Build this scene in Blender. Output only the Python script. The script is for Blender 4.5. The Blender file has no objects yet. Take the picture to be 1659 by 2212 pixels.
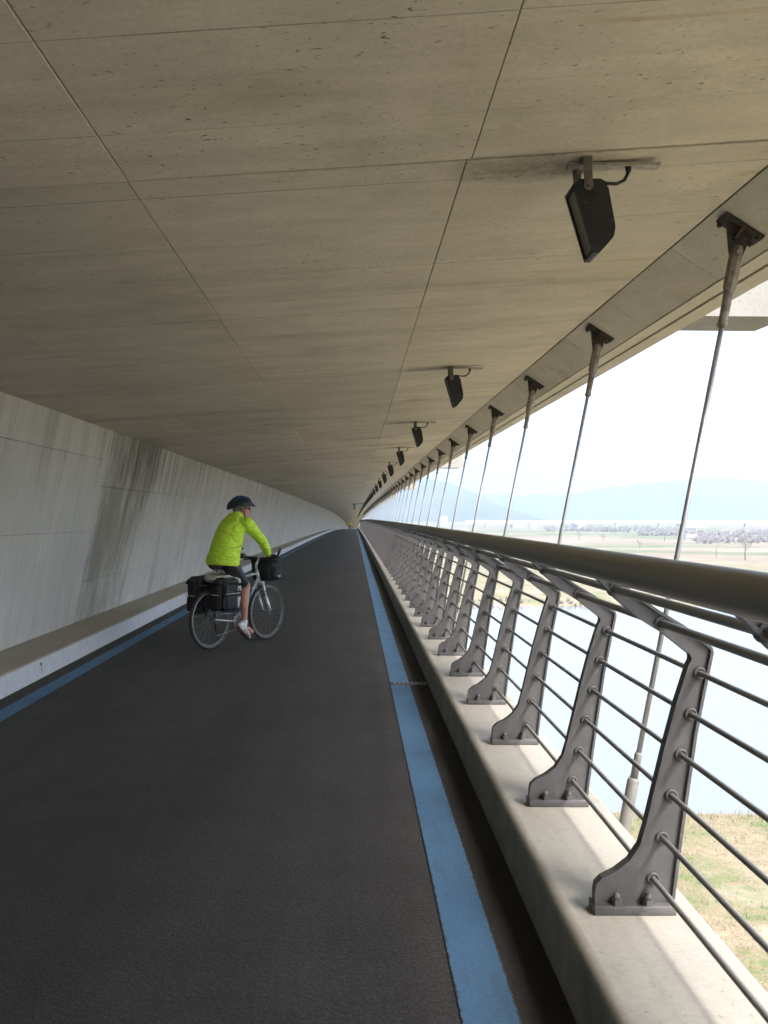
import bpy, bmesh, math, random
from mathutils import Vector, Matrix, noise as mnoise

random.seed(7)
SC = bpy.context.scene
COL = SC.collection
R = math.radians

# ------------------------------------------------------------------ camera
EYE = 1.52
cam_d = bpy.data.cameras.new('camera')
cam = bpy.data.objects.new('camera', cam_d)
COL.objects.link(cam)
cam.location = (0, 0, EYE)
cam.rotation_euler = (R(90), 0, 0)
cam_d.sensor_fit = 'HORIZONTAL'
cam_d.sensor_width = 36.0
cam_d.lens = 36.0 * 1982 / 1659
cam_d.shift_x = (829.5 - 765) / 1659
cam_d.shift_y = 8.0 / 1659
cam_d.clip_start = 0.05
cam_d.clip_end = 40000
SC.camera = cam

# ------------------------------------------------------------------ world, sun, exposure
SUN_AZ, SUN_EL = R(140), R(50)
W = bpy.data.worlds.new('World')
SC.world = W
W.use_nodes = True
wn = W.node_tree.nodes
wl = W.node_tree.links
wn.clear()
w_out = wn.new('ShaderNodeOutputWorld')
w_bg = wn.new('ShaderNodeBackground')
w_sky = wn.new('ShaderNodeTexSky')
w_sky.sky_type = 'NISHITA'
w_sky.sun_disc = False
w_sky.sun_elevation = SUN_EL
w_sky.sun_rotation = SUN_AZ
w_sky.air_density = 1.0
w_sky.dust_density = 3.8
w_sky.ozone_density = 1.0
w_bg.inputs['Strength'].default_value = 0.15
wl.new(w_sky.outputs[0], w_bg.inputs['Color'])
wl.new(w_bg.outputs[0], w_out.inputs['Surface'])

sun_d = bpy.data.lights.new('sun', 'SUN')
sun_d.energy = 1.2
sun_d.angle = R(18)
sun_d.color = (1.0, 0.965, 0.92)
sun = bpy.data.objects.new('sun', sun_d)
COL.objects.link(sun)
to_sun = Vector((math.sin(SUN_AZ) * math.cos(SUN_EL), math.cos(SUN_AZ) * math.cos(SUN_EL), math.sin(SUN_EL)))
sun.rotation_euler = to_sun.to_track_quat('Z', 'Y').to_euler()
sun.location = (20, -20, 40)

SC.view_settings.view_transform = 'Standard'
SC.view_settings.look = 'None'
SC.view_settings.exposure = 2.33
SC.view_settings.gamma = 1.0
SC.view_settings.use_curve_mapping = False
SC.render.engine = 'CYCLES'
SC.cycles.use_denoising = True
SC.cycles.max_bounces = 7
SC.cycles.diffuse_bounces = 5
SC.cycles.glossy_bounces = 3
SC.cycles.volume_bounces = 2
SC.cycles.sample_clamp_indirect = 6.0

# ------------------------------------------------------------------ helpers
def tag(o, label=None, cat=None, group=None, kind=None):
    if label: o['label'] = label
    if cat: o['category'] = cat
    if group: o['group'] = group
    if kind: o['kind'] = kind
    return o

def empty(name, loc=(0, 0, 0), rz=0.0):
    o = bpy.data.objects.new(name, None)
    o.empty_display_size = 0.1
    COL.objects.link(o)
    o.location = loc
    o.rotation_euler = (0, 0, rz)
    return o

def copy_tree(o, parent=None, depth=3):
    c = o.copy()
    COL.objects.link(c)
    c.parent = parent
    for k in ('label', 'category', 'group', 'kind'):
        if parent is not None and k in ('category', 'group') and k in c: del c[k]
    for ch in list(o.children):
        copy_tree(ch, c)
    return c

class MB:
    """collects shapes, builds one mesh object"""
    def __init__(s):
        s.v = []; s.f = []; s.sm = []; s.mi = []
    def add(s, vs, fs, smooth=False, mi=0):
        b = len(s.v)
        s.v += [tuple(p) for p in vs]
        for f in fs:
            s.f.append(tuple(i + b for i in f)); s.sm.append(smooth); s.mi.append(mi)
    def box(s, c, size, rot=None, mi=0, bevel=0.0):
        hx, hy, hz = size[0] / 2, size[1] / 2, size[2] / 2
        if bevel <= 0:
            vs = [Vector((x * hx, y * hy, z * hz)) for x in (-1, 1) for y in (-1, 1) for z in (-1, 1)]
            fs = [(0, 1, 3, 2), (4, 6, 7, 5), (0, 4, 5, 1), (2, 3, 7, 6), (0, 2, 6, 4), (1, 5, 7, 3)]
        else:
            bm = bmesh.new()
            bmesh.ops.create_cube(bm, size=1.0)
            for vv in bm.verts: vv.co = Vector((vv.co.x * size[0], vv.co.y * size[1], vv.co.z * size[2]))
            bmesh.ops.bevel(bm, geom=list(bm.edges), offset=bevel, segments=2, affect='EDGES', profile=0.5)
            bm.verts.ensure_lookup_table()
            vs = [vv.co.copy() for vv in bm.verts]
            fs = [tuple(vv.index for vv in ff.verts) for ff in bm.faces]
            bm.free()
        if rot is not None: vs = [rot @ p for p in vs]
        c = Vector(c)
        s.add([p + c for p in vs], fs, bevel > 0, mi)
        return s
    def tube(s, pts, rad, n=8, caps=True, smooth=True, mi=0, flat=None, ref=None):
        """rad: number, list of numbers or list of (ra, rb); ref: vector that axis a stays near"""
        pts = [Vector(p) for p in pts]
        m = len(pts)
        rads = rad if isinstance(rad, (list, tuple)) else [rad] * m
        vs = []
        prev = None
        for i, p in enumerate(pts):
            t = (pts[min(i + 1, m - 1)] - pts[max(i - 1, 0)])
            t = t.normalized() if t.length > 1e-9 else Vector((0, 0, 1))
            if ref is not None:
                a = Vector(ref)
            elif prev is None:
                a = Vector((0, 0, 1)) if abs(t.z) < 0.9 else Vector((1, 0, 0))
            else:
                a = prev
            a = (a - t * a.dot(t))
            a = a.normalized() if a.length > 1e-6 else t.orthogonal().normalized()
            prev = a
            b = t.cross(a)
            r = rads[i]
            ra, rb = r if isinstance(r, (list, tuple)) else (r, r)
            for k in range(n):
                an = 2 * math.pi * k / n
                vs.append(p + a * (ra * math.cos(an)) + b * (rb * math.sin(an)))
        fs = []
        for i in range(m - 1):
            for k in range(n):
                k2 = (k + 1) % n
                fs.append((i * n + k, i * n + k2, (i + 1) * n + k2, (i + 1) * n + k))
        s.add(vs, fs, smooth, mi)
        if caps:
            b0 = len(s.v) - len(vs)
            s.f.append(tuple(b0 + k for k in reversed(range(n)))); s.sm.append(False); s.mi.append(mi)
            s.f.append(tuple(b0 + (m - 1) * n + k for k in range(n))); s.sm.append(False); s.mi.append(mi)
        return s
    def ball(s, c, r, n=12, m=8, rot=None, mi=0):
        rx, ry, rz = r if isinstance(r, (list, tuple)) else (r, r, r)
        c = Vector(c)
        vs = []; fs = []
        for i in range(m + 1):
            th = math.pi * i / m
            for k in range(n):
                ph = 2 * math.pi * k / n
                p = Vector((rx * math.sin(th) * math.cos(ph), ry * math.sin(th) * math.sin(ph), rz * math.cos(th)))
                if rot is not None: p = rot @ p
                vs.append(p + c)
        for i in range(m):
            for k in range(n):
                k2 = (k + 1) % n
                fs.append((i * n + k, (i + 1) * n + k, (i + 1) * n + k2, i * n + k2))
        s.add(vs, fs, True, mi)
        return s
    def torus(s, c, axis, Rr, r, n=40, m=8, mi=0, rb=None, a0=0.0, a1=2 * math.pi):
        c = Vector(c); ax = Vector(axis).normalized()
        a = ax.orthogonal().normalized()
        if abs(ax.z) < 0.9:
            a = (Vector((0, 0, 1)) - ax * ax.z).normalized()
        b = ax.cross(a)
        full = abs(a1 - a0 - 2 * math.pi) < 1e-6
        cnt = n if full else n + 1
        vs = []; fs = []
        rb = rb or r
        for i in range(cnt):
            an = a0 + (a1 - a0) * i / n
            d = a * math.cos(an) + b * math.sin(an)
            for k in range(m):
                t = 2 * math.pi * k / m
                vs.append(c + d * (Rr + r * math.cos(t)) + ax * (rb * math.sin(t)))
        for i in range(n):
            i2 = (i + 1) % cnt if full else i + 1
            for k in range(m):
                k2 = (k + 1) % m
                fs.append((i * m + k, i2 * m + k, i2 * m + k2, i * m + k2))
        s.add(vs, fs, True, mi)
        return s
    def prism(s, prof, o, ax_a, ax_b, ax_d, d0, d1, mi=0, smooth=False):
        """closed 2D profile (a,b) extruded along ax_d from d0 to d1"""
        o = Vector(o); A = Vector(ax_a); B = Vector(ax_b); D = Vector(ax_d)
        n = len(prof)
        vs = [o + A * p[0] + B * p[1] + D * d0 for p in prof] + [o + A * p[0] + B * p[1] + D * d1 for p in prof]
        fs = [tuple(range(n - 1, -1, -1)), tuple(range(n, 2 * n))]
        for i in range(n):
            j = (i + 1) % n
            fs.append((i, j, n + j, n + i))
        s.add(vs, fs, smooth, mi)
        return s
    def build(s, name, mat=None, parent=None, auto=None):
        me = bpy.data.meshes.new(name)
        me.from_pydata(s.v, [], s.f)
        mats = mat if isinstance(mat, (list, tuple)) else [mat]
        for mm in mats: me.materials.append(mm)
        me.polygons.foreach_set('use_smooth', s.sm)
        me.polygons.foreach_set('material_index', s.mi)
        bm = bmesh.new(); bm.from_mesh(me)
        bmesh.ops.recalc_face_normals(bm, faces=bm.faces)
        bm.to_mesh(me); bm.free()
        me.update()
        o = bpy.data.objects.new(name, me)
        COL.objects.link(o)
        if parent is not None: o.parent = parent
        return o

# ------------------------------------------------------------------ material helper
class NT:
    def __init__(s, name):
        s.m = bpy.data.materials.new(name)
        s.m.use_nodes = True
        s.t = s.m.node_tree
        s.n = s.t.nodes; s.l = s.t.links
        s.bsdf = s.n['Principled BSDF']
        s.geo = None
    def link(s, a, b): s.l.new(a, b)
    def val(s, x, sock):
        if isinstance(x, (int, float)): sock.default_value = x
        elif isinstance(x, (tuple, list)):
            sock.default_value = tuple(x) + ((1,) if len(x) == 3 and len(sock.default_value) == 4 else ())
        else: s.link(x, sock)
    def pos(s):
        if s.geo is None: s.geo = s.n.new('ShaderNodeNewGeometry')
        return s.geo.outputs['Position']
    def obj(s):
        t = s.n.new('ShaderNodeTexCoord'); return t.outputs['Object']
    def rnd(s):
        t = s.n.new('ShaderNodeObjectInfo'); return t.outputs['Random']
    def sep(s, v):
        t = s.n.new('ShaderNodeSeparateXYZ'); s.link(v, t.inputs[0]); return t.outputs
    def vec(s, x, y, z):
        t = s.n.new('ShaderNodeCombineXYZ')
        for i, q in enumerate((x, y, z)): s.val(q, t.inputs[i])
        return t.outputs[0]
    def scale(s, v, sc):
        t = s.n.new('ShaderNodeVectorMath'); t.operation = 'MULTIPLY'
        s.link(v, t.inputs[0]); s.val(sc, t.inputs[1]); return t.outputs[0]
    def vadd(s, v, w):
        t = s.n.new('ShaderNodeVectorMath'); t.operation = 'ADD'
        s.link(v, t.inputs[0]); s.val(w, t.inputs[1]); return t.outputs[0]
    def noise(s, v, sc=1.0, det=4.0, rough=0.6, dist=0.0):
        t = s.n.new('ShaderNodeTexNoise')
        s.link(v, t.inputs['Vector'])
        t.inputs['Scale'].default_value = sc; t.inputs['Detail'].default_value = det
        t.inputs['Roughness'].default_value = rough; t.inputs['Distortion'].default_value = dist
        return t.outputs[0]
    def voro(s, v, sc=1.0):
        t = s.n.new('ShaderNodeTexVoronoi')
        s.link(v, t.inputs['Vector']); t.inputs['Scale'].default_value = sc
        return t.outputs[0]
    def mr(s, v, a, b, c=0.0, d=1.0, smooth=False):
        t = s.n.new('ShaderNodeMapRange'); t.clamp = True
        if smooth: t.interpolation_type = 'SMOOTHSTEP'
        s.val(v, t.inputs[0]); s.val(a, t.inputs[1]); s.val(b, t.inputs[2]); s.val(c, t.inputs[3]); s.val(d, t.inputs[4])
        return t.outputs[0]
    def math(s, op, a, b=0.0):
        t = s.n.new('ShaderNodeMath'); t.operation = op
        s.val(a, t.inputs[0]); s.val(b, t.inputs[1]); return t.outputs[0]
    def mix(s, f, a, b):
        t = s.n.new('ShaderNodeMix'); t.data_type = 'RGBA'; t.clamp_factor = True
        s.val(f, t.inputs['Factor'])
        s.val(a, t.inputs[6]); s.val(b, t.inputs[7]); return t.outputs[2]
    def mul(s, c, f):
        """colour times scalar (socket)"""
        t = s.n.new('ShaderNodeVectorMath'); t.operation = 'SCALE'
        s.val(c, t.inputs[0]) if not isinstance(c, (tuple, list)) else setattr(t.inputs[0], 'default_value', tuple(c[:3]))
        s.val(f, t.inputs['Scale']); return t.outputs[0]
    def bump(s, h, strength=0.3, dist=0.01):
        t = s.n.new('ShaderNodeBump')
        t.inputs['Strength'].default_value = strength; t.inputs['Distance'].default_value = dist
        s.link(h, t.inputs['Height']); s.link(t.outputs[0], s.bsdf.inputs['Normal'])
    def out(s, col=None, rough=None, metal=None, spec=None):
        if col is not None: s.val(col, s.bsdf.inputs['Base Color'])
        if rough is not None: s.val(rough, s.bsdf.inputs['Roughness'])
        if metal is not None: s.val(metal, s.bsdf.inputs['Metallic'])
        if spec is not None: s.bsdf.inputs['Specular IOR Level'].default_value = spec
        return s.m

def plain(name, col, rough=0.5, metal=0.0, var=0.15, nscale=25.0, spec=0.5, bump=0.0):
    t = NT(name)
    p = t.obj()
    nz = t.noise(p, nscale, 4, 0.6)
    f = t.mr(nz, 0.3, 0.7, 1 - var, 1 + var)
    c = t.mul(col, f)
    if bump: t.bump(nz, bump, 0.004)
    return t.out(c, t.mr(nz, 0.3, 0.7, max(0.03, rough - 0.08), min(1, rough + 0.08)), metal, spec)

def m_concrete(name, c_lo, c_hi, sdir, tint=(0.30, 0.23, 0.13), speck=0.8, boards=None, dark=(0.05, 0.042, 0.034), green=0.0):
    """board-marked concrete: sdir = stretched noise scale (small along the streaks)"""
    t = NT(name)
    p = t.pos()
    s1 = t.noise(t.scale(p, sdir), 1.0, 6, 0.62, 0.15)
    s2 = t.noise(t.scale(p, tuple(3.3 * q for q in sdir)), 1.0, 5, 0.65)
    big = t.noise(p, 0.55, 3, 0.55)
    fine = t.noise(p, 55.0, 3, 0.6)
    blo = t.noise(t.vadd(p, (11.0, 5.0, 2.0)), 1.9, 5, 0.62, 0.4)
    f = t.math('ADD', t.math('MULTIPLY', t.mr(s1, 0.28, 0.72), 0.32), t.math('ADD', t.math('MULTIPLY', t.mr(big, 0.32, 0.68), 0.36), t.math('MULTIPLY', t.mr(blo, 0.32, 0.68), 0.32)))
    col = t.mix(f, c_lo, c_hi)
    col = t.mul(col, t.mr(s2, 0.3, 0.72, 0.91, 1.07))
    col = t.mul(col, t.mr(fine, 0.3, 0.7, 0.93, 1.07))
    # rusty brown tint patches
    rt = t.mr(t.noise(t.vadd(t.scale(p, tuple(0.6 * q for q in sdir)), (7.3, 2.1, 4.4)), 1.0, 5, 0.6), 0.60, 0.80, 0, 0.5)
    col = t.mix(rt, col, tint)
    # dark smeared streaks
    st = t.mr(t.noise(t.vadd(t.scale(p, tuple(1.7 * q for q in sdir)), (1.7, 9.1, 3.3)), 1.0, 7, 0.7), 0.61, 0.78, 0, 0.42)
    col = t.mix(st, col, dark)
    if green:
        gr = t.mr(t.noise(t.vadd(p, (3.3, 1.9, 8.8)), 1.1, 5, 0.65), 0.56, 0.74, 0, green)
        col = t.mix(gr, col, (0.16, 0.16, 0.085))
    # pits and specks
    sp = t.noise(t.scale(p, tuple(34 if q < 2 else 58 for q in sdir)), 1.0, 2, 0.5)
    gate = t.mr(t.noise(p, 1.4, 3, 0.6), 0.36, 0.60)
    spm = t.math('MULTIPLY', t.mr(sp, 0.665, 0.725, 0, speck), gate)
    sp2 = t.noise(t.scale(p, tuple(14 if q < 2 else 22 for q in sdir)), 1.0, 3, 0.6)
    spm = t.math('MAXIMUM', spm, t.math('MULTIPLY', t.mr(sp2, 0.70, 0.76, 0, speck * 0.38), t.mr(big, 0.42, 0.55)))
    col = t.mix(spm, col, dark)
    h = t.math('ADD', t.math('MULTIPLY', s2, 0.6), t.math('MULTIPLY', fine, 0.4))
    if boards:
        y = t.sep(p)[boards[0]]
        fr = t.math('FRACT', t.math('DIVIDE', t.math('ADD', y, t.math('MULTIPLY', t.noise(p, 0.4, 2), 0.03)), boards[1]))
        ln = t.math('MULTIPLY', t.math('LESS_THAN', fr, boards[2]), t.mr(t.noise(t.scale(p, (0.7, 0.9, 0.7)), 1.0, 3), 0.38, 0.66, 0, 0.75))
        col = t.mix(ln, col, dark)
    t.bump(h, 0.25, 0.006)
    return t, col

# ------------------------------------------------------------------ materials
M = {}
t, c = m_concrete('ceiling_concrete', (0.475, 0.43, 0.355), (0.655, 0.602, 0.505), (0.75, 2.2, 2.2), boards=(1, 0.585, 0.010), green=0.35)
c = t.mul(c, t.mr(t.rnd(), 0, 1, 0.92, 1.05))
bnd = t.noise(t.scale(t.pos(), (0.10, 1.5, 0.0)), 1.0, 4, 0.6, 0.2)
c = t.mix(t.mr(bnd, 0.56, 0.70, 0, 0.36), c, (0.22, 0.195, 0.15))
rst = t.math('MULTIPLY', t.mr(t.noise(t.scale(t.pos(), (0.5, 9.0, 0.0)), 1.0, 4, 0.65), 0.62, 0.72, 0, 0.5), t.mr(t.sep(t.pos())[0], 0.1, 0.7))
c = t.mix(rst, c, (0.36, 0.25, 0.10))
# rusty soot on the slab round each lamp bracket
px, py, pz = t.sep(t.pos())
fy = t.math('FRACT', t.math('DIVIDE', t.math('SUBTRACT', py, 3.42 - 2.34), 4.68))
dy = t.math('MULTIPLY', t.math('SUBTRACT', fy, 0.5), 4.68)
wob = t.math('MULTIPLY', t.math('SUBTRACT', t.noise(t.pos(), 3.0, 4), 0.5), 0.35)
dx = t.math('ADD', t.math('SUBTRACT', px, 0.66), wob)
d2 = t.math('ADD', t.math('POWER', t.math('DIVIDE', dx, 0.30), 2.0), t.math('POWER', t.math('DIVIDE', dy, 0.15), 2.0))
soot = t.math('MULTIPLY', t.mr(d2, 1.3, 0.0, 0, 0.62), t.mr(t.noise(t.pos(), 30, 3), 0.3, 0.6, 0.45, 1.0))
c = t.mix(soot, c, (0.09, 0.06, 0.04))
M['ceiling'] = t.out(c, 0.9, 0, 0.25)
t, c = m_concrete('beam_concrete', (0.42, 0.39, 0.33), (0.58, 0.545, 0.47), (3.0, 0.9, 0.9), speck=0.6, green=0.15)
c = t.mul(c, t.mr(t.rnd(), 0, 1, 0.9, 1.06))
M['beam'] = t.out(c, 0.9, 0, 0.25)
t, c = m_concrete('fascia_concrete', (0.42, 0.385, 0.31), (0.58, 0.54, 0.45), (2.5, 0.7, 2.5), speck=0.5)
M['fascia'] = t.out(c, 0.9, 0, 0.25)
t, c = m_concrete('outrigger_concrete', (0.26, 0.255, 0.24), (0.33, 0.325, 0.31), (1.5, 0.9, 1.5), speck=0.4)
M['outrigger'] = t.out(c, 0.9, 0, 0.25)

# side wall, streaks run down the wall; water stains from the slab above
t, c = m_concrete('wall_concrete', (0.47, 0.447, 0.398), (0.61, 0.585, 0.53), (0.8, 4.2, 0.45), tint=(0.36, 0.30, 0.20), speck=0.55, dark=(0.13, 0.115, 0.09))
p = t.pos()
x_, y_, z_ = t.sep(p)
wz = t.noise(t.scale(p, (0.2, 1.1, 1.3)), 1.0, 4, 0.6)
yw = t.math('ADD', y_, t.math('MULTIPLY', t.math('SUBTRACT', wz, 0.5), 0.55))
right = t.mr(z_, 0.5, 2.2, 13.2, 14.6)
edge = t.math('MULTIPLY', t.mr(yw, 11.42, 11.55), t.mr(t.math('SUBTRACT', right, yw), 0.0, 0.5))
strk = t.noise(t.scale(p, (0.3, 11.0, 0.7)), 1.0, 6, 0.7)
mott = t.noise(t.scale(p, (0.5, 2.2, 1.0)), 1.0, 5, 0.65)
m1 = t.math('MULTIPLY', edge, t.math('MULTIPLY', t.mr(strk, 0.30, 0.62, 0.45, 1.0), t.mr(mott, 0.34, 0.56, 0.25, 1.0)))
c = t.mix(t.math('MULTIPLY', m1, t.mr(z_, 0.2, 2.2, 0.70, 0.95)), c, t.mix(t.mr(z_, 1.7, 2.4), (0.20, 0.175, 0.105), (0.105, 0.095, 0.08)))
# shorter run-offs along the top of the wall
run = t.noise(t.scale(p, (0.0, 2.2, 0.10)), 1.0, 4, 0.6)
top = t.math('MULTIPLY', t.mr(t.math('ADD', z_, t.math('MULTIPLY', strk, 1.3)), 2.2, 3.3), t.mr(run, 0.46, 0.66))
c = t.mix(t.math('MULTIPLY', top, 0.6), c, (0.20, 0.175, 0.13))
m3 = t.math('MULTIPLY', t.math('MULTIPLY', t.mr(y_, 12.3, 12.6), t.mr(y_, 17.5, 15.0)), t.math('MULTIPLY', t.mr(z_, 1.0, 2.3), t.mr(strk, 0.46, 0.62)))
c = t.mix(t.math('MULTIPLY', m3, 0.8), c, (0.13, 0.11, 0.08))
blot = t.math('MULTIPLY', t.math('MULTIPLY', t.mr(y_, 10.8, 12.0), t.mr(y_, 24.0, 16.0)), t.mr(t.noise(t.scale(p, (0.5, 1.6, 0.55)), 1.0, 6, 0.7, 0.5), 0.50, 0.66))
c = t.mix(t.math('MULTIPLY', blot, 0.5), c, (0.24, 0.215, 0.165))
lime = t.math('MULTIPLY', t.mr(t.noise(t.scale(p, (0.3, 26.0, 1.1)), 1.0, 4, 0.6), 0.62, 0.72), t.mr(z_, 2.6, 0.4, 0.1, 0.5))
c = t.mix(lime, c, (0.80, 0.79, 0.75))
c = t.mul(c, t.mr(t.rnd(), 0, 1, 0.96, 1.03))
M['wall'] = t.out(c, 0.88, 0, 0.25)
M['wall_joint'] = plain('wall_joint', (0.10, 0.088, 0.07), 0.95, 0, 0.3, 6)
M['ceil_joint'] = plain('ceiling_joint', (0.032, 0.025, 0.018), 0.95, 0, 0.35, 6)

t, c = m_concrete('ledge_concrete', (0.37, 0.345, 0.29), (0.46, 0.435, 0.375), (1.4, 0.6, 2.0), speck=0.3, tint=(0.40, 0.34, 0.25))
scuff = t.math('MULTIPLY', t.mr(t.noise(t.scale(t.pos(), (1.6, 9.0, 2)), 1.0, 5, 0.7, 0.6), 0.66, 0.76, 0, 0.55), t.mr(t.noise(t.pos(), 1.1, 2), 0.5, 0.62))
c = t.mix(scuff, c, (0.80, 0.80, 0.80))
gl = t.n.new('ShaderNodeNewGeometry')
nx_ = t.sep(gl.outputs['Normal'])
ledge_shade = t.math('MULTIPLY', t.mr(nx_[0], -0.75, -0.97), t.mr(t.noise(t.pos(), 5.0, 4), 0.25, 0.7, 0.55, 0.9))  # shade of the path-side face, painted into the concrete colour
c = t.mix(ledge_shade, c, (0.12, 0.117, 0.11))
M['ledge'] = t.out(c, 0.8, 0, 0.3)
t, c = m_concrete('kerb_concrete', (0.32, 0.285, 0.22), (0.43, 0.39, 0.31), (1.4, 0.6, 2.0), speck=0.5, tint=(0.26, 0.20, 0.12))
# the upright face is mixed whiter than the brown top
geo = t.n.new('ShaderNodeNewGeometry')
nz_ = t.sep(geo.outputs['Normal'])
face = t.mr(nz_[2], 0.75, 0.45)
pz_ = t.noise(t.pos(), 9.0, 4, 0.6)
c = t.mix(face, c, t.mix(t.mr(pz_, 0.35, 0.75), (0.50, 0.50, 0.505), (0.60, 0.60, 0.605)))
# rust weeping from one bolt hole
x_, y_, z_ = t.sep(t.pos())
q = t.math('ADD', t.math('POWER', t.math('DIVIDE', t.math('SUBTRACT', y_, 8.62), 0.035), 2.0), t.math('POWER', t.math('DIVIDE', t.math('SUBTRACT', z_, 0.128), 0.012), 2.0))
drip = t.math('MULTIPLY', t.mr(t.math('ABSOLUTE', t.math('SUBTRACT', y_, 8.625)), 0.016, 0.006), t.math('MULTIPLY', t.mr(z_, 0.03, 0.06), t.mr(z_, 0.128, 0.118)))
c = t.mix(t.math('MAXIMUM', t.math('MULTIPLY', t.math('LESS_THAN', q, 1.0), 0.9), t.math('MULTIPLY', drip, 0.6)), c, (0.06, 0.045, 0.03))
M['kerb'] = t.out(c, 0.75, 0, 0.3)

# asphalt
t = NT('asphalt')
p = t.pos()
g1 = t.noise(p, 150.0, 3, 0.7); g2 = t.noise(t.scale(p, (1.0, 0.35, 1.0)), 0.9, 4, 0.55); g3 = t.noise(p, 40.0, 3, 0.6)
x_, y_, z_ = t.sep(p)
c = t.mix(t.mr(g2, 0.3, 0.7), (0.0475, 0.046, 0.0425), (0.067, 0.0625, 0.0565))
c = t.mul(c, t.mr(t.noise(t.scale(p, (3.2, 0.10, 1.0)), 1.0, 4, 0.6), 0.3, 0.7, 0.88, 1.13))
c = t.mul(c, t.mr(t.noise(t.vadd(p, (4, 9, 2)), 2.6, 5, 0.65), 0.3, 0.7, 0.86, 1.14))
c = t.mix(t.mr(t.noise(t.vadd(p, (14, 3, 2)), 0.8, 5, 0.7), 0.60, 0.74, 0, 0.5), c, (0.028, 0.027, 0.025))
c = t.mul(c, t.mr(g1, 0.32, 0.70, 0.55, 1.5))
c = t.mul(c, t.mr(g3, 0.3, 0.7, 0.88, 1.12))
# dust and grit swept to both edges of the strip
dl = t.math('MAXIMUM', t.mr(x_, -2.5, -2.8), t.mr(x_, 0.36, 0.62))
c = t.mix(t.math('MULTIPLY', dl, t.mr(t.noise(p, 4.0, 4), 0.3, 0.7, 0.25, 0.6)), c, (0.058, 0.048, 0.039))
damp_shade = t.mr(t.math('ADD', x_, t.math('MULTIPLY', t.noise(t.scale(p, (2, .5, 1)), 1.5, 3), 0.16)), 0.56, 0.66, 0, 0.92)  # damp gutter dirt plus the ledge's shade, both painted near-black
c = t.mix(damp_shade, c, (0.014, 0.012, 0.010))
c = t.mix(t.math('MULTIPLY', t.math('GREATER_THAN', g1, 0.735), 0.5), c, (0.16, 0.15, 0.14))
g4 = t.voro(p, 70.0)
c = t.mul(c, t.mr(g4, 0.05, 0.55, 1.28, 0.80))
t.bump(t.math('ADD', g1, t.math('MULTIPLY', g4, -0.8)), 0.6, 0.005)
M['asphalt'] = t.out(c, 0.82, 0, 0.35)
t = NT('blue_paint')
p = t.pos()
g1 = t.noise(p, 140.0, 3, 0.7); g2 = t.noise(p, 2.2, 4, 0.6)
c = t.mix(t.mr(g2, 0.3, 0.7), (0.070, 0.158, 0.275), (0.092, 0.195, 0.325))
c = t.mul(c, t.mr(g1, 0.3, 0.7, 0.72, 1.22))
c = t.mix(t.math('MULTIPLY', t.mr(g1, 0.66, 0.72), 0.55), c, (0.055, 0.06, 0.065))
xx = t.sep(p)[0]
ed = t.math('MINIMUM', t.math('ABSOLUTE', t.math('SUBTRACT', t.math('ABSOLUTE', t.math('SUBTRACT', xx, 0.4125)), 0.0895)), t.math('ABSOLUTE', t.math('SUBTRACT', t.math('ABSOLUTE', t.math('ADD', xx, 2.6825)), 0.0825)))
wear = t.math('GREATER_THAN', t.math('ADD', t.math('MULTIPLY', t.noise(p, 26.0, 5, 0.7), 0.030), -0.0105), ed)
c = t.mix(t.math('MULTIPLY', wear, 0.85), c, (0.040, 0.039, 0.036))
c = t.mix(t.mr(t.noise(t.scale(p, (7, 1.6, 1)), 1.0, 6, 0.75), 0.52, 0.72, 0, 0.6), c, (0.075, 0.092, 0.11))
t.bump(g1, 0.4, 0.003)
M['blue'] = t.out(c, 0.75, 0, 0.35)

# painted steel of the railing
t = NT('railing_paint')
p = t.pos()
nz = t.noise(p, 14, 5, 0.65); fn = t.noise(p, 180, 2, 0.6)
c = t.mix(t.mr(nz, 0.35, 0.7), (0.090, 0.087, 0.088), (0.122, 0.117, 0.118))
c = t.mix(t.mr(t.noise(p, 60, 4, 0.7), 0.64, 0.72, 0, 0.7), c, (0.07, 0.05, 0.04))
c = t.mix(t.mr(t.noise(t.scale(p, (22, 22, 2.5)), 1, 5, 0.7), 0.55, 0.75, 0, 0.4), c, (0.21, 0.20, 0.185))
t.bump(fn, 0.12, 0.001)
M['rail'] = t.out(c, t.mr(nz, 0.3, 0.7, 0.38, 0.55), 0.0, 0.5)
t = NT('handrail_paint')
p = t.pos()
nz = t.noise(t.scale(p, (14, 1.2, 14)), 1, 5, 0.65)
c = t.mix(t.mr(nz, 0.35, 0.7), (0.19, 0.177, 0.153), (0.25, 0.234, 0.205))
c = t.mix(t.mr(t.noise(p, 45, 4, 0.7), 0.67, 0.75, 0, 0.6), c, (0.09, 0.05, 0.03))
M['handrail'] = t.out(c, t.mr(nz, 0.3, 0.7, 0.33, 0.5), 0.1, 0.5)

t = NT('rod_paint')
p = t.pos()
nz = t.noise(t.scale(p, (30, 3, 30)), 1, 5, 0.65)
c = t.mix(t.mr(nz, 0.35, 0.7), (0.175, 0.165, 0.150), (0.24, 0.228, 0.208))
M['rodm'] = t.out(c, t.mr(nz, 0.3, 0.7, 0.35, 0.5), 0.15, 0.5)
M['cable'] = plain('hanger_rod_steel', (0.33, 0.33, 0.34), 0.42, 0.55, 0.1, 12)
t = NT('weathered_steel')
p = t.pos()
nz = t.noise(p, 22, 6, 0.7); n2 = t.noise(p, 70, 4, 0.7)
c = t.mix(t.mr(nz, 0.38, 0.62), (0.30, 0.275, 0.225), (0.17, 0.13, 0.09))
c = t.mix(t.mr(n2, 0.6, 0.72, 0, 0.7), c, (0.055, 0.038, 0.028))
t.bump(n2, 0.4, 0.002)
M['socket'] = t.out(c, 0.7, 0.1, 0.4)
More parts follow.
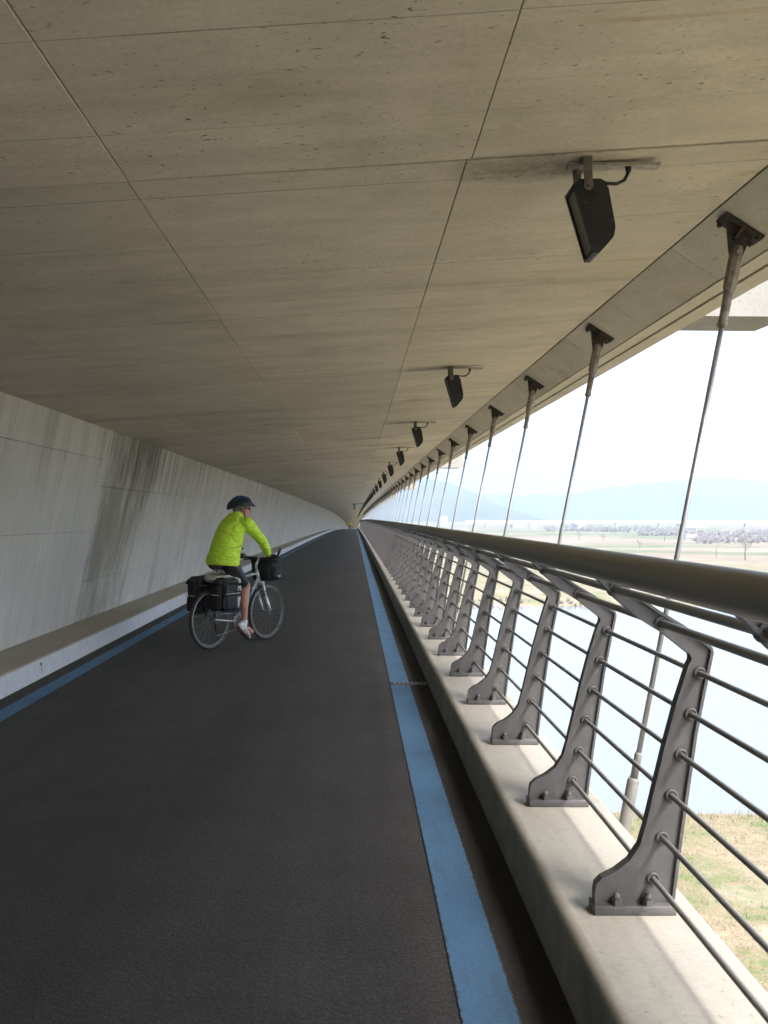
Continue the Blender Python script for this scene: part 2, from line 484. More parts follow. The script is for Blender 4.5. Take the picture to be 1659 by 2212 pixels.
M['socket_light'] = plain('galvanised_sleeve', (0.20, 0.195, 0.18), 0.6, 0.1, 0.2, 18)
t = NT('dirty_dark_steel')
p = t.pos()
n2 = t.noise(p, 40, 5, 0.7)
c = t.mix(t.mr(n2, 0.45, 0.75), (0.035, 0.030, 0.026), (0.10, 0.08, 0.06))
t.bump(n2, 0.3, 0.002)
M['dark_steel'] = t.out(c, 0.75, 0.0, 0.3)
t = NT('lamp_housing')
p = t.pos()
n2 = t.noise(p, 60, 5, 0.75); n3 = t.noise(p, 9, 3, 0.6)
c = t.mix(t.mr(n3, 0.4, 0.7), (0.010, 0.010, 0.011), (0.024, 0.022, 0.019))
c = t.mix(t.mr(n2, 0.60, 0.70, 0, 0.8), c, (0.13, 0.115, 0.09))
M['lamp'] = t.out(c, 0.55, 0.0, 0.4)
M['lamp_glass'] = plain('lamp_glass_dusty', (0.10, 0.085, 0.06), 0.35, 0, 0.4, 30)
M['bracket'] = plain('bracket_steel', (0.135, 0.115, 0.09), 0.7, 0.1, 0.4, 45, bump=0.2)
M['plate'] = plain('zinc_plate', (0.32, 0.30, 0.26), 0.65, 0.2, 0.35, 40)
M['rubber'] = plain('black_cable', (0.012, 0.012, 0.012), 0.6)

# ------------------------------------------------------------------ long section of the bridge
CREST = 28500.0
def zc(y):
    return -(y * y) / CREST if y > 0 else 0.0
def slope(y):
    return -2 * y / CREST if y > 0 else 0.0

def yspan(a, b, near=2.34):
    ys = [a]
    y = a
    while y < b - 1e-6:
        st = near * 2 if y < 60 else (6.0 if y < 160 else 12.0)
        y = min(b, y + st)
        ys.append(y)
    return ys

def sweep(name, prof, ys, mat, parent=None, closed=True, smooth=False, smooth_idx=()):
    n = len(prof)
    vs = []; fs = []; sm = []
    for y in ys:
        z0 = zc(y)
        for (x, z) in prof: vs.append((x, y, z + z0))
    segs = n if closed else n - 1
    for i in range(len(ys) - 1):
        for k in range(segs):
            k2 = (k + 1) % n
            fs.append((i * n + k, i * n + k2, (i + 1) * n + k2, (i + 1) * n + k))
            sm.append(smooth or k in smooth_idx)
    if closed:
        fs.append(tuple(range(n))); sm.append(False)
        fs.append(tuple((len(ys) - 1) * n + k for k in reversed(range(n)))); sm.append(False)
    b = MB(); b.v = vs; b.f = fs; b.sm = sm; b.mi = [0] * len(fs)
    return b.build(name, mat, parent)

Y0, Y1 = -26.0, 540.0
YS = yspan(Y0, Y1)

# walking/cycling slab with asphalt
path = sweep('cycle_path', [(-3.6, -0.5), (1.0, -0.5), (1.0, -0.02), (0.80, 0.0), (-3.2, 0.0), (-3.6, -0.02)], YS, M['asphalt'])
tag(path, kind='structure')
def strip(name, x0, x1, dz, mat, parent):
    return sweep(name, [(x0, dz), (x1, dz)], YS, mat, parent, closed=False)
strip('blue_line', 0.323, 0.502, 0.004, M['blue'], path)
strip('blue_line', -2.765, -2.600, 0.004, M['blue'], path)

# right hand concrete ledge and left kerb
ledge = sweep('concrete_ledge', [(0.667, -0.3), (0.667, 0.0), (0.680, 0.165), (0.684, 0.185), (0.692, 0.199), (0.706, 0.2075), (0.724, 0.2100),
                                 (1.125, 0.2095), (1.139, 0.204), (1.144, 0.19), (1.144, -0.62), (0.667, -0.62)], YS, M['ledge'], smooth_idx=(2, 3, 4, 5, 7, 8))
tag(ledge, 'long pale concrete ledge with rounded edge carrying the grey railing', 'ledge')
kerb = sweep('kerb', [(-2.930, -0.2), (-2.930, 0.0), (-2.945, 0.158), (-2.953, 0.176), (-2.970, 0.185), (-3.62, 0.186), (-3.62, -0.2)], YS, M['kerb'], smooth_idx=(2, 3))
tag(kerb, 'low concrete kerb with whitish face and brown top along the foot of the wall', 'kerb')

# ---- slab overhead -------------------------------------------------------
def ceil_z(x): return EYE + 1.257 + 0.064 * x
BX0, BX1 = 1.604, 1.857         # edge beam soffit, tilted down to the outside
BS = 0.64
bz0 = ceil_z(BX0); bz1 = bz0 - BS * (BX1 - BX0)
FX = 2.094
fz = bz1 + 0.03 * (FX - BX1)
REC = 0.035
PANEL_Y0, PANEL_ROWS, PANEL_L = 3.31 - 2.34 * 2, 24, 2.34
PANEL_Y1 = PANEL_Y0 + PANEL_ROWS * PANEL_L
deck = sweep('bridge_deck', [(-9.0, ceil_z(-3.0) + 0.25), (-3.05, ceil_z(-3.05) + REC), (BX0, bz0 + REC), (BX1, bz1 + REC), (FX - 0.002, fz + REC),
                             (FX, 3.95), (-9.0, 3.95)], YS, M['ceil_joint'])
tag(deck, kind='structure')
ceiling = empty('ceiling', (0, 0, ceil_z(0)))
tag(ceiling, kind='structure')

def panel(name, P, nrm, mat, parent, gap=0.005, th=0.034, ch=0.004, gap2=None):
    """slab piece with eased edges; P = 4 corners in order, nrm points to the viewer side"""
    P = [Vector(q) for q in P]
    n = Vector(nrm).normalized()
    c = sum(P, Vector()) / 4
    e1 = (P[1] - P[0]).normalized(); e2 = (P[3] - P[0]).normalized()
    ex = ((gap2 or gap) - gap) / 2
    def inset(q, d):
        a = (q - c)
        return q - e1 * (d if a.dot(e1) > 0 else -d) - e2 * (d + ex if a.dot(e2) > 0 else -d - ex)
    front = [inset(q, gap / 2 + ch) for q in P]
    mid = [inset(q, gap / 2) - n * ch for q in P]
    back = [inset(q, gap / 2) - n * th for q in P]
    off = parent.matrix_world.translation if parent else Vector()
    off = Vector(parent.location) if parent else Vector()
    b = MB()
    vs = [q - off for q in front + mid + back]
    fs = [(0, 1, 2, 3)]
    for i in range(4):
        j = (i + 1) % 4
        fs.append((i, 4 + i, 4 + j, j)); fs.append((4 + i, 8 + i, 8 + j, 4 + j))
    b.add(vs, fs)
    return b.build(name, mat, parent)

cols = [-3.06, -2.07, -0.812, 0.415, BX0]
for r in range(PANEL_ROWS):
    ya = PANEL_Y0 + r * PANEL_L; yb = ya + PANEL_L
    jit = [0, random.uniform(-.014, .014), random.uniform(-.016, .016), random.uniform(-.012, .012), 0]
    for k in range(4):
        dz = random.uniform(-.0025, .0025)
        x0 = cols[k] + jit[k]; x1 = cols[k + 1] + jit[k + 1]
        sk = random.uniform(-.004, .004)
        panel('ceiling_panel', [(x0, ya, ceil_z(x0) + zc(ya) + dz), (x1, ya + sk, ceil_z(x1) + zc(ya) + dz), (x1, yb + sk, ceil_z(x1) + zc(yb) + dz), (x0, yb, ceil_z(x0) + zc(yb) + dz)],
              (0.064, 0, -1), M['ceiling'], ceiling, gap=(.007, .006, .0035, .003)[k], gap2=(.016 if r in (2, 3, 5, 8) else .010), ch=0.0025)
far = sweep('soffit', [(-3.06, -0.064 * 3.06), (BX0, 0.064 * BX0)], yspan(PANEL_Y1, Y1), M['ceiling'], ceiling, closed=False)
near = sweep('soffit', [(-3.06, -0.064 * 3.06), (BX0, 0.064 * BX0)], [Y0, PANEL_Y0], M['ceiling'], ceiling, closed=False)

# edge beam soffit pieces, fascia strip with drip groove
beam = empty('edge_beam', (BX0, 0, bz0))
tag(beam, kind='structure')
NB = 40; BL = 1.17
by0 = 1.15
for i in range(NB):
    ya = by0 + i * BL; yb = ya + BL
    dz = random.uniform(-.0015, .0015)
    panel('beam_panel', [(BX0 + .002, ya, bz0 + zc(ya) + dz), (BX1, ya, bz1 + zc(ya) + dz), (BX1, yb, bz1 + zc(yb) + dz), (BX0 + .002, yb, bz0 + zc(yb) + dz)],
          (-BS, 0, -1), M['beam'], beam, gap=0.004, ch=0.003)
sweep('beam_soffit', [(0.002, 0), (BX1 - BX0, bz1 - bz0)], yspan(by0 + NB * BL, Y1), M['beam'], beam, closed=False)
sweep('beam_soffit', [(0.002, 0), (BX1 - BX0, bz1 - bz0)], [Y0, by0], M['beam'], beam, closed=False)
def fz_at(x): return bz1 + 0.03 * (x - BX1) - 0.006
GX0, GX1 = 1.955, 1.982
o = BX0; zo = bz0
sweep('fascia_strip', [(BX1 + .001 - o, fz_at(BX1) - zo + REC + .01), (BX1 + .001 - o, fz_at(BX1) - zo), (GX0 - o, fz_at(GX0) - zo), (GX0 - o, fz_at(GX0) - zo + .028),
                       (GX1 - o, fz_at(GX1) - zo + .028), (GX1 - o, fz_at(GX1) - zo), (FX + .006 - o, fz_at(FX) - zo), (FX + .006 - o, 3.96 - zo)], YS, M['fascia'], beam, closed=False)
# outrigger blocks that stick out past the fascia
for yo in (5.52, 22.6, 39.6, 56.6, 73.6, 90.6, 107.6):
    b = MB()
    zb = fz_at(FX) + 0.004
    prof = [(FX + .006, zb), (2.600, zb - .004), (2.70, zb + .035), (2.70, zb + 0.75), (FX + .006, zb + 0.9)]
    b.prism([(p_[0] - o, p_[1] - zo) for p_ in prof], (0, 0, zc(yo)), (1, 0, 0), (0, 0, 1), (0, 1, 0), yo, yo + 0.44)
    b.build('outrigger', M['outrigger'], beam)

# ---- side wall -----------------------------------------------------------
WX0, WZ0, WX1, WZ1 = -3.49, 0.185, -3.01, ceil_z(-3.01)
def wall_x(z): return WX0 + (WX1 - WX0) * (z - WZ0) / (WZ1 - WZ0)
wall = sweep('side_wall', [(WX0 - REC, WZ0 - .1), (WX1 - REC, WZ1 + .10), (-8.6, WZ1 + .3), (-8.6, -0.6), (WX0 - REC, -0.6)], YS, M['wall_joint'])
tag(wall, 'streaked pale concrete wall leaning over the kerb on the left', 'wall')
wn_ = (WZ1 - WZ0, 0, -(WX1 - WX0))
bays = {0: (WZ0, 0.70, 1.89, WZ1), 1: (WZ0, 1.336, 2.21, WZ1)}
WY0 = 11.38 - 4.68 * 3
for bay in range(16):
    js = bays[(bay + 1) % 2] if bay % 5 != 4 else (WZ0, 1.05, 1.89, WZ1)
    for sub in range(3):
        wdt = 4.68 / 3
        ya = WY0 + bay * 4.68 + sub * wdt; yb = ya + wdt
        for q in range(3):
            z0, z1 = js[q], js[q + 1]
            d = random.uniform(-.002, .002)
            g = 0.005 if sub == 0 else 0.003
            panel('wall_panel', [(wall_x(z0) + d, ya, z0 + zc(ya)), (wall_x(z0) + d, yb, z0 + zc(yb)), (wall_x(z1) + d, yb, z1 + zc(yb)), (wall_x(z1) + d, ya, z1 + zc(ya))],
                  wn_, M['wall'], wall, gap=g, ch=0.003)
WY1 = WY0 + 16 * 4.68
sweep('wall_face', [(WX0, WZ0 + .001), (WX1, WZ1)], yspan(WY1, Y1), M['wall'], wall, closed=False)
sweep('wall_face', [(WX0, WZ0 + .001), (WX1, WZ1)], yspan(Y0, WY0), M['wall'], wall, closed=False)

# ------------------------------------------------------------------ railing
LZ = 0.210
railing = empty('railing', (0.92, 0, LZ))
tag(railing, 'grey steel railing with curved posts, thin rods and fat tube handrail', 'railing')
RO = Vector((0.92, 0, LZ))
HX, HZ, HR = 0.745, 1.372, 0.046
def rail_tube(name, x, z, r, mat, n, y0=-6.0, y1=330.0):
    ys = []
    y = y0
    while y < y1:
        ys.append(y); y += 1.12 if y < 40 else (3.0 if y < 120 else 8.0)
    b = MB()
    b.tube([(x - RO.x, yy, z - RO.z + zc(yy)) for yy in ys], r, n, ref=(1, 0, 0))
    return b.build(name, mat, railing)
rail_tube('handrail', HX, HZ, HR, M['handrail'], 24)
RODS = [(.988, .3203), (1.018, .455), (1.048, .595), (1.0805, .729), (1.113, .864), (1.143, .999)]
ARMRODS = [(1.018, 1.1636), (.865, 1.276)]
for x, z in RODS: rail_tube('rod', x, z, 0.0095, M['rodm'], 10)
for x, z in ARMRODS: rail_tube('upper_rod', x, z, 0.0135, M['rodm'], 10)

inner = [(.7936, .240), (.7936, .2754), (.7986, .3053), (.8186, .3253), (.8635, .348), (.9084, .3826), (.9433, .435), (.9633, .505), (.993, .630), (1.023, .754), (1.063, .904), (1.103, 1.029), (1.113, 1.046), (1.1085, 1.062),
         (1.018, 1.134), (.938, 1.1835), (.868, 1.243), (.790, 1.325)]
outer = [(1.055, .240), (1.060, .275), (1.083, .455), (1.108, .63), (1.133, .804), (1.168, .979), (1.186, 1.068), (1.182, 1.086), (1.098, 1.1536), (.998, 1.2135), (.895, 1.29), (.775, 1.372)]
def flange(b, line, w, th, side):
    """bent flat bar along a polyline in the XZ plane"""
    pts = [Vector((p_[0] - RO.x, 0, p_[1] - RO.z)) for p_ in line]
    n = len(pts)
    vs = []
    for i, p_ in enumerate(pts):
        tg = (pts[min(i + 1, n - 1)] - pts[max(i - 1, 0)]).normalized()
        nn = Vector((-tg.z, 0, tg.x)) * side
        for yy in (-w / 2, w / 2):
            vs.append(p_ + Vector((0, yy, 0))); vs.append(p_ + nn * th + Vector((0, yy, 0)))
    fs = []
    for i in range(n - 1):
        a = i * 4; c_ = a + 4
        fs += [(a, c_, c_ + 2, a + 2), (a + 1, a + 3, c_ + 3, c_ + 1), (a, a + 1, c_ + 1, c_), (a + 2, c_ + 2, c_ + 3, a + 3)]
    fs += [(0, 2, 3, 1), ((n - 1) * 4, (n - 1) * 4 + 1, (n - 1) * 4 + 3, (n - 1) * 4 + 2)]
    b.add(vs, fs)

def resample(line, n):
    d = [0]
    for i in range(1, len(line)):
        d.append(d[-1] + math.hypot(line[i][0] - line[i - 1][0], line[i][1] - line[i - 1][1]))
    out = []
    for k in range(n):
        s = d[-1] * k / (n - 1)
        i = 0
        while i < len(d) - 2 and d[i + 1] < s: i += 1
        f = (s - d[i]) / max(1e-9, d[i + 1] - d[i])
        out.append((line[i][0] + f * (line[i + 1][0] - line[i][0]), line[i][1] + f * (line[i + 1][1] - line[i][1])))
    return out

def post_mesh(b):
    # web between the two flanges: lower leg, then arm
    kin, kout = 13, 7
    li = resample(inner[:kin + 1], 24) + resample(inner[kin:], 8)[1:]
    lo = resample(outer[:kout + 1], 24) + resample(outer[kout:], 8)[1:]
    vs = []; fs = []
    for (a, c_) in zip(li, lo):
        for yy in (-.007, .007):
            vs.append((a[0] - RO.x, yy, a[1] - RO.z)); vs.append((c_[0] - RO.x, yy, c_[1] - RO.z))
    for i in range(len(li) - 1):
        a = i * 4; c_ = a + 4
        fs += [(a, a + 1, c_ + 1, c_), (a + 2, c_ + 2, c_ + 3, a + 3)]
    b.add(vs, fs)
    flange(b, inner, 0.040, 0.010, -1)
    flange(b, outer, 0.040, 0.010, 1)

b = MB(); post_mesh(b)
post0 = b.build('post', M['rail'], railing)
b = MB()
b.box((.922 - RO.x, 0, 0.0155), (.268, .082, .030), bevel=.003)
plate0 = b.build('base_plate', M['rail'], post0)
def nut_mesh(b, c_):
    x, y, z = c_
    b.tube([(x, y, z), (x, y, z + .020)], .0165, 6, smooth=False)
    b.tube([(x, y, z + .020), (x, y, z + .030), (x, y, z + .037), (x, y, z + .040)], [.0135, .0125, .008, .002], 10)
nuts = []
for x in (.8635, .966):
    for y in (-.0265, .0265):
        b = MB(); nut_mesh(b, (0, 0, 0))
        if not nuts: nut0 = b.build('nut', M['rail'], post0); nn = nut0
        else: nn = nut0.copy(); COL.objects.link(nn); nn.parent = post0
        nn.location = (x - RO.x, y, .0305); nuts.append(nn)
cl0 = None
for (x, z), r in [(q, .0175) for q in RODS] + [(q, .0215) for q in ARMRODS]:
    b = MB()
    # tube collar standing proud of the web on both sides
    for sgn in (-1, 1):
        b.torus((0, sgn * .012, 0), (0, 1, 0), r, .0045, 18, 6, rb=.006)
    b.tube([(0, -.013, 0), (0, .013, 0)], r, 14)
    cc = b.build('collar', M['rail'], post0)
    cc.location = (x - RO.x, 0, z - RO.z)
# simple posts further off: web, flanges, foot in one mesh
b = MB(); post_mesh(b)
b.box((.922 - RO.x, 0, 0.0155), (.268, .082, .030))
simple0 = b.build('post', M['rail'], railing)
PY0, PS = 3.044, 1.12
def place(o_, y):
    o_.location = (0, y, zc(y)); o_.rotation_euler = (math.atan(slope(y)), 0, 0)
place(post0, PY0 - PS); place(simple0, PY0 - 2 * PS)
NP = 150
for k in range(0, NP):
    y = PY0 + k * PS
    if k < 12: c_ = copy_tree(post0, railing)
    else:
        c_ = simple0.copy(); COL.objects.link(c_); c_.parent = railing
    place(c_, y)

# ------------------------------------------------------------------ hanger rods
AX = 1.604 + .1175; AZ = bz0 - BS * .1175
HL = 0.195
def hanger_parts():
    """list of (name, MB, mat); local origin at the anchor on the beam soffit, local axes = world"""
    d = Vector((-HL, 0, -1)).normalized()
    e = Vector((1, 0, -BS)).normalized()      # across, in the soffit
    nd = Vector((-BS, 0, -1)).normalized()
    eh = Vector((1, 0, -HL)).normalized()
    yv = Vector((0, 1, 0))
    P = lambda s, a=0, y=0: d * s + eh * a + yv * y
    Q = lambda s, a=0, y=0: nd * s + e * a + yv * y
    rot = Matrix((eh, yv, -d)).transposed()
    rotp = Matrix((e, yv, -nd)).transposed()
    out = []
    b = MB(); b.box(Q(.010), (.20, .11, .018), rotp, bevel=.003)
    for sx in (-1, 1):
        for sy in (-1, 1):
            b.tube([Q(.018, sx * .08, sy * .04), Q(.034, sx * .08, sy * .04)], .011, 6, smooth=False)
    out.append(('anchor_plate', b, 'dark_steel'))
    b = MB()
    pg = [Q(.017, -.06), Q(.017, .068), Q(.04, .06), P(.135, .026), P(.135, -.026), Q(.032, -.055)]
    b.prism([(q_.x, q_.z) for q_ in pg], (0, 0, 0), (1, 0, 0), (0, 0, 1), yv, -.011, .011)
    b.prism([(-.05, .018), (.05, .018), (.03, .075), (-.03, .075)], (0, 0, 0), yv, nd, e, -.008, .008)
    out.append(('gusset', b, 'dark_steel'))
    b = MB()
    b.tube([P(.085), P(.098), P(.108), P(.275), P(.292)], [.018, .027, .030, .030, .023], 8, smooth=False)
    b.tube([P(.125, 0, -.043), P(.125, 0, .043)], .013, 10)
    out.append(('socket', b, 'socket'))
    b = MB(); b.tube([P(.288), P(.42), P(.455), P(.458)], [.0205, .0195, .019, .015], 14); b.tube([P(.435), P(.452)], .022, 14)
    out.append(('sleeve', b, 'socket'))
    L = 2.56
    b = MB(); b.tube([P(.45), P(L)], .0118, 12)
    out.append(('rod', b, 'cable'))
    b = MB(); b.tube([P(L - .18), P(L - .17), P(L - .04)], [.014, .0165, .017], 14); b.tube([P(L - .065), P(L - .05), P(L + .22), P(L + .25)], [.020, .026, .0275, .022], 16)
    out.append(('lower_sleeve', b, 'socket_light'))
    b = MB(); b.box(P(L + .30), (.10, .10, .12), rot, bevel=.006)
    q = P(L + .33)
    b.box((q.x - .06, 0, q.z - .02), (.2, .12, .10), bevel=.004)
    out.append(('lower_anchor', b, 'socket'))
    return out
hang0 = empty('hanger_rod', (AX, 4.08, AZ))
for nm, b, mt in hanger_parts(): b.build(nm, M[mt], hang0)
bm_all = MB()
mats = ['dark_steel', 'socket', 'cable', 'socket_light']
for nm, b, mt in hanger_parts():
    base = len(bm_all.v); bm_all.v += b.v
    bm_all.f += [tuple(i + base for i in f) for f in b.f]; bm_all.sm += b.sm; bm_all.mi += [mats.index(mt)] * len(b.f)
hang_far0 = bm_all.build('hanger_rod', [M[q] for q in mats])
ordn = ['nearest', 'second nearest', 'third nearest', 'fourth nearest', 'fifth nearest', 'sixth nearest', 'seventh nearest', 'eighth nearest', 'ninth nearest', 'tenth nearest',
        'eleventh nearest', 'twelfth nearest', 'thirteenth nearest', 'fourteenth nearest', 'fifteenth nearest', 'sixteenth nearest']
HY0, HS = 4.08, 2.34
for k in range(70):
    y = HY0 + HS * k
    if k == 0: o_ = hang0
    elif k < 14: o_ = copy_tree(hang0)
    elif k == 14: o_ = hang_far0
    else: o_ = hang_far0.copy(); COL.objects.link(o_)
    o_.location = (AX, y, AZ + zc(y))
    lab = ordn[k] + ' slanted steel hanger rod outside the railing, counted from the viewer' if k < 16 else 'far thin hanger rod beyond the sixteenth, crowded toward the vanishing point'
    tag(o_, lab, 'hanger rod', 'slanted hanger rods along the open side')

# ------------------------------------------------------------------ floodlights under the slab
LX = 0.84
def lamp_parts():
    """origin on the slab at the bracket"""
    out = []
    b = MB(); b.box((.125, .0, -.007), (.34, .05, .010)); out.append(('mounting_plate', b, 'plate'))
    b = MB()
    b.box((.012, -.078, -.058), (.030, .007, .116), Matrix.Rotation(R(-3), 3, 'Y'))
    b.box((.012, .078, -.058), (.030, .007, .116), Matrix.Rotation(R(-3), 3, 'Y'))
    b.box((.012, 0, -.006), (.032, .163, .007))
    b.tube([(.014, -.0825, -.105), (.014, -.068, -.105)], .018, 10)
    b.tube([(.014, .0825, -.105), (.014, .068, -.105)], .018, 10)
    b.tube([(.014, -.090, -.105), (.014, -.07, -.105)], .009, 6, smooth=False)
    out.append(('bracket', b, 'bracket'))
    # housing: side profile from the photograph, in metres from the bracket foot
    S = 571.0
    pr = [(1230, 414), (1240, 407), (1283, 406), (1293, 412), (1298, 424), (1314, 508), (1311, 526), (1300, 540), (1281, 561), (1273, 562)]
    prof = [((x - 1248) / S, -(y - 362) / S) for x, y in pr]
    b = MB(); b.prism(prof, (0, 0, 0), (1, 0, 0), (0, 0, 1), (0, 1, 0), -.066, .066)
    # cooling ribs on the back
    for k in range(7):
        yy = -.054 + k * .018
        b.prism([(.062, -.10), (.093, -.108), (.118, -.245), (.105, -.262), (.09, -.20)], (0, 0, 0), (1, 0, 0), (0, 0, 1), (0, 1, 0), yy - .003, yy + .003)
    out.append(('housing', b, 'lamp'))
    b = MB()
    rot = Matrix.Rotation(R(-16.5), 3, 'Y')
    c_ = Vector((.004, 0, -.222))
    for yy in (-.061, .061): b.box(c_ + Vector((0, yy, 0)), (.014, .014, .262), rot)
    for s_ in (-.124, .124): b.box(c_ + rot @ Vector((0, 0, s_)), (.014, .116, .014), rot)
    out.append(('front_frame', b, 'lamp'))
    b = MB(); b.box(c_ + Vector((.001, 0, 0)), (.006, .112, .236), rot); out.append(('glass', b, 'lamp_glass'))
    b = MB()
    p0 = Vector((.185, 0, -.006)); pts = []
    ctrl = [(.182, 0, -.006), (.180, -.002, -.035), (.165, -.006, -.062), (.135, -.012, -.078), (.10, -.016, -.078), (.06, -.014, -.070), (.03, -.004, -.075), (.02, 0, -.09)]
    b.tube(ctrl, .0065, 8); b.tube([(.182, 0, -.004), (.182, 0, -.03)], [.013, .010], 8)
    out.append(('power_cable', b, 'rubber'))
    return out
lamp0 = empty('floodlight', (LX, 3.42, ceil_z(LX)))
for nm, b, mt in lamp_parts(): b.build(nm, M[mt], lamp0)
la = MB(); lm = ['plate', 'bracket', 'lamp', 'lamp_glass', 'rubber']
for nm, b, mt in lamp_parts():
    base = len(la.v); la.v += b.v
    la.f += [tuple(i + base for i in f) for f in b.f]; la.sm += b.sm; la.mi += [lm.index(mt)] * len(b.f)
lamp_far0 = la.build('floodlight', [M[q] for q in lm])
for k in range(44):
    y = 3.42 + 4.68 * k
    if k == 0: o_ = lamp0
    elif k < 7: o_ = copy_tree(lamp0)
    elif k == 7: o_ = lamp_far0
    else: o_ = lamp_far0.copy(); COL.objects.link(o_)
    o_.location = (LX, y, ceil_z(LX) + zc(y))
    lab = ordn[k] + ' black floodlight hanging from the concrete ceiling, counted from the viewer' if k < 10 else 'far black floodlight beyond the tenth, merging into one dark row'
    tag(o_, lab, 'floodlight', 'row of floodlights under the ceiling')

# a pale lamp on a drop stem far down the passage
fx, fy_ = 0.02, 79.0
sl = empty('pendant_lamp', (fx, fy_, ceil_z(fx) + zc(fy_)))
tag(sl, 'small brownish lamp on a short stem under the ceiling, far down the passage', 'lamp')
b = MB(); b.box((0, 0, -.05), (.30, .22, .10), bevel=.01); b.build('canopy', M['dark_steel'], sl)
b = MB(); b.tube([(0, 0, -.1), (0, 0, -.2)], .03, 10); b.build('stem', M['dark_steel'], sl)
b = MB(); b.tube([(0, 0, -.18), (.0, 0, -.24), (.0, 0, -.42), (0, 0, -.46)], [.05, .11, .11, .06], 14); b.build('lamp_body', M['plate'], sl)
b = MB(); b.ball((0, 0, -.47), (.07, .07, .05)); b.build('lens', M['lamp'], sl)
b = MB(); b.tube([(.15, 0, -.03), (.4, 0, -.02), (.82, 0, .02)], .02, 6); b.build('power_cable', M['rubber'], sl)

# ------------------------------------------------------------------ drain grate in the gutter
dg = empty('drain_grate', (0.49, 8.27, 0))
tag(dg, 'narrow slotted drain grate crossing the right hand blue line', 'drain grate')
mg = plain('grate_steel', (0.20, 0.205, 0.21), 0.6, 0.2, 0.3, 60)
b = MB(); b.box((0, 0, .0055), (.325, .072, .003)); b.build('pit', plain('drain_pit', (0.012, 0.012, 0.012), 0.9), dg)
b = MB()
b.box((0, -.037, .007), (.33, .008, .012)); b.box((0, .037, .007), (.33, .008, .012))
b.build('frame', mg, dg)
g0 = None
for k in range(8):
    if g0 is None:
        b = MB(); b.box((0, 0, .0095), (.016, .066, .006)); g0 = b.build('bar', mg, dg); o_ = g0
    else:
        o_ = g0.copy(); COL.objects.link(o_); o_.parent = dg
    o_.location = (-.12 + k * .038, 0, 0)
# ------------------------------------------------------------------ the cyclist
BO = Vector((-1.63, 10.42, zc(10.8) + 0.004))
BRZ = R(90 - 33)
STEER = R(0)
def on_bike(name): return empty(name, BO, BRZ)

M['tyre'] = plain('tyre_rubber', (0.018, 0.018, 0.018), 0.75, 0, 0.2, 60)
M['rim'] = plain('alloy_rim', (0.19, 0.19, 0.195), 0.32, 0.5, 0.1, 30)
M['reflect'] = plain('reflective_band', (0.28, 0.28, 0.28), 0.5, 0.0, 0.08, 30)
M['frame_paint'] = plain('silver_frame_paint', (0.55, 0.56, 0.58), 0.28, 0.35, 0.08, 20)
M['frame_blue'] = plain('blue_frame_paint', (0.06, 0.11, 0.20), 0.3, 0.1, 0.1, 20)
M['blk'] = plain('black_plastic', (0.016, 0.016, 0.017), 0.5, 0, 0.25, 40)
M['steel'] = plain('bright_steel', (0.50, 0.49, 0.47), 0.32, 0.8, 0.15, 40)
M['spoke'] = plain('dull_spokes', (0.30, 0.29, 0.27), 0.4, 0.4)
M['bag'] = plain('black_nylon', (0.0125, 0.0125, 0.014), 0.72, 0, 0.3, 90, 0.4, bump=0.3)
M['bag2'] = plain('charcoal_nylon', (0.026, 0.025, 0.025), 0.75, 0, 0.25, 90, 0.4, bump=0.3)
M['piping'] = plain('grey_reflective_piping', (0.42, 0.43, 0.42), 0.55)
M['cream'] = plain('cream_cloth', (0.46, 0.43, 0.37), 0.9, 0, 0.15, 40, bump=0.4)
M['red'] = plain('red_lens', (0.30, 0.02, 0.03), 0.25)

bike = on_bike('bicycle')
tag(bike, 'silver touring bicycle with loaded rack, ridden along the path', 'bicycle')
WR = 0.345
WB = 1.02
RH = Vector((0, 0, WR)); FH = Vector((WB, 0, WR))
BBk = Vector((.44, 0, .285))

def wheel(c_, yaw, cassette):
    root = empty('wheel', c_); root.parent = bike
    root.rotation_euler = (0, 0, yaw)
    b = MB(); b.torus((0, 0, 0), (0, 1, 0), WR - .017, .0175, 64, 10, rb=.0185); b.build('tyre', M['tyre'], root)
    b = MB()
    for sg in (-1, 1):
        b.torus((0, sg * .0172, 0), (0, 1, 0), WR - .026, .0028, 64, 6, rb=.002)
    b.build('reflective_band', M['reflect'], root)
    b = MB(); b.torus((0, 0, 0), (0, 1, 0), WR - .043, .011, 64, 8, rb=.0115); b.build('rim', M['rim'], root)
    b = MB(); b.tube([(0, -.052, 0), (0, -.045, 0), (0, -.03, 0), (0, .03, 0), (0, .045, 0), (0, .052, 0)], [.008, .024, .014, .014, .024, .008], 14); b.build('hub', M['steel'], root)
    b = MB()
    for k in range(32):
        a = 2 * math.pi * k / 32; a2 = a + (0.55 if k % 4 < 2 else -0.55)
        sg = -1 if k % 2 else 1
        b.tube([(math.cos(a2) * .022, sg * .038, math.sin(a2) * .022), (math.cos(a) * (WR - .05), 0, math.sin(a) * (WR - .05))], .0010, 4, caps=False)
    b.build('spokes', M['spoke'], root)
    if cassette:
        b = MB()
        for k in range(6): b.tube([(0, -.036 - k * .0045, 0), (0, -.0385 - k * .0045, 0)], .058 - k * .007, 24)
        b.build('cassette', plain('cassette_steel', (0.12, 0.115, 0.11), 0.4, 0.6), root)
    # wide reflector strip on one stretch of the rim
    return root
wheel(RH, 0, True)

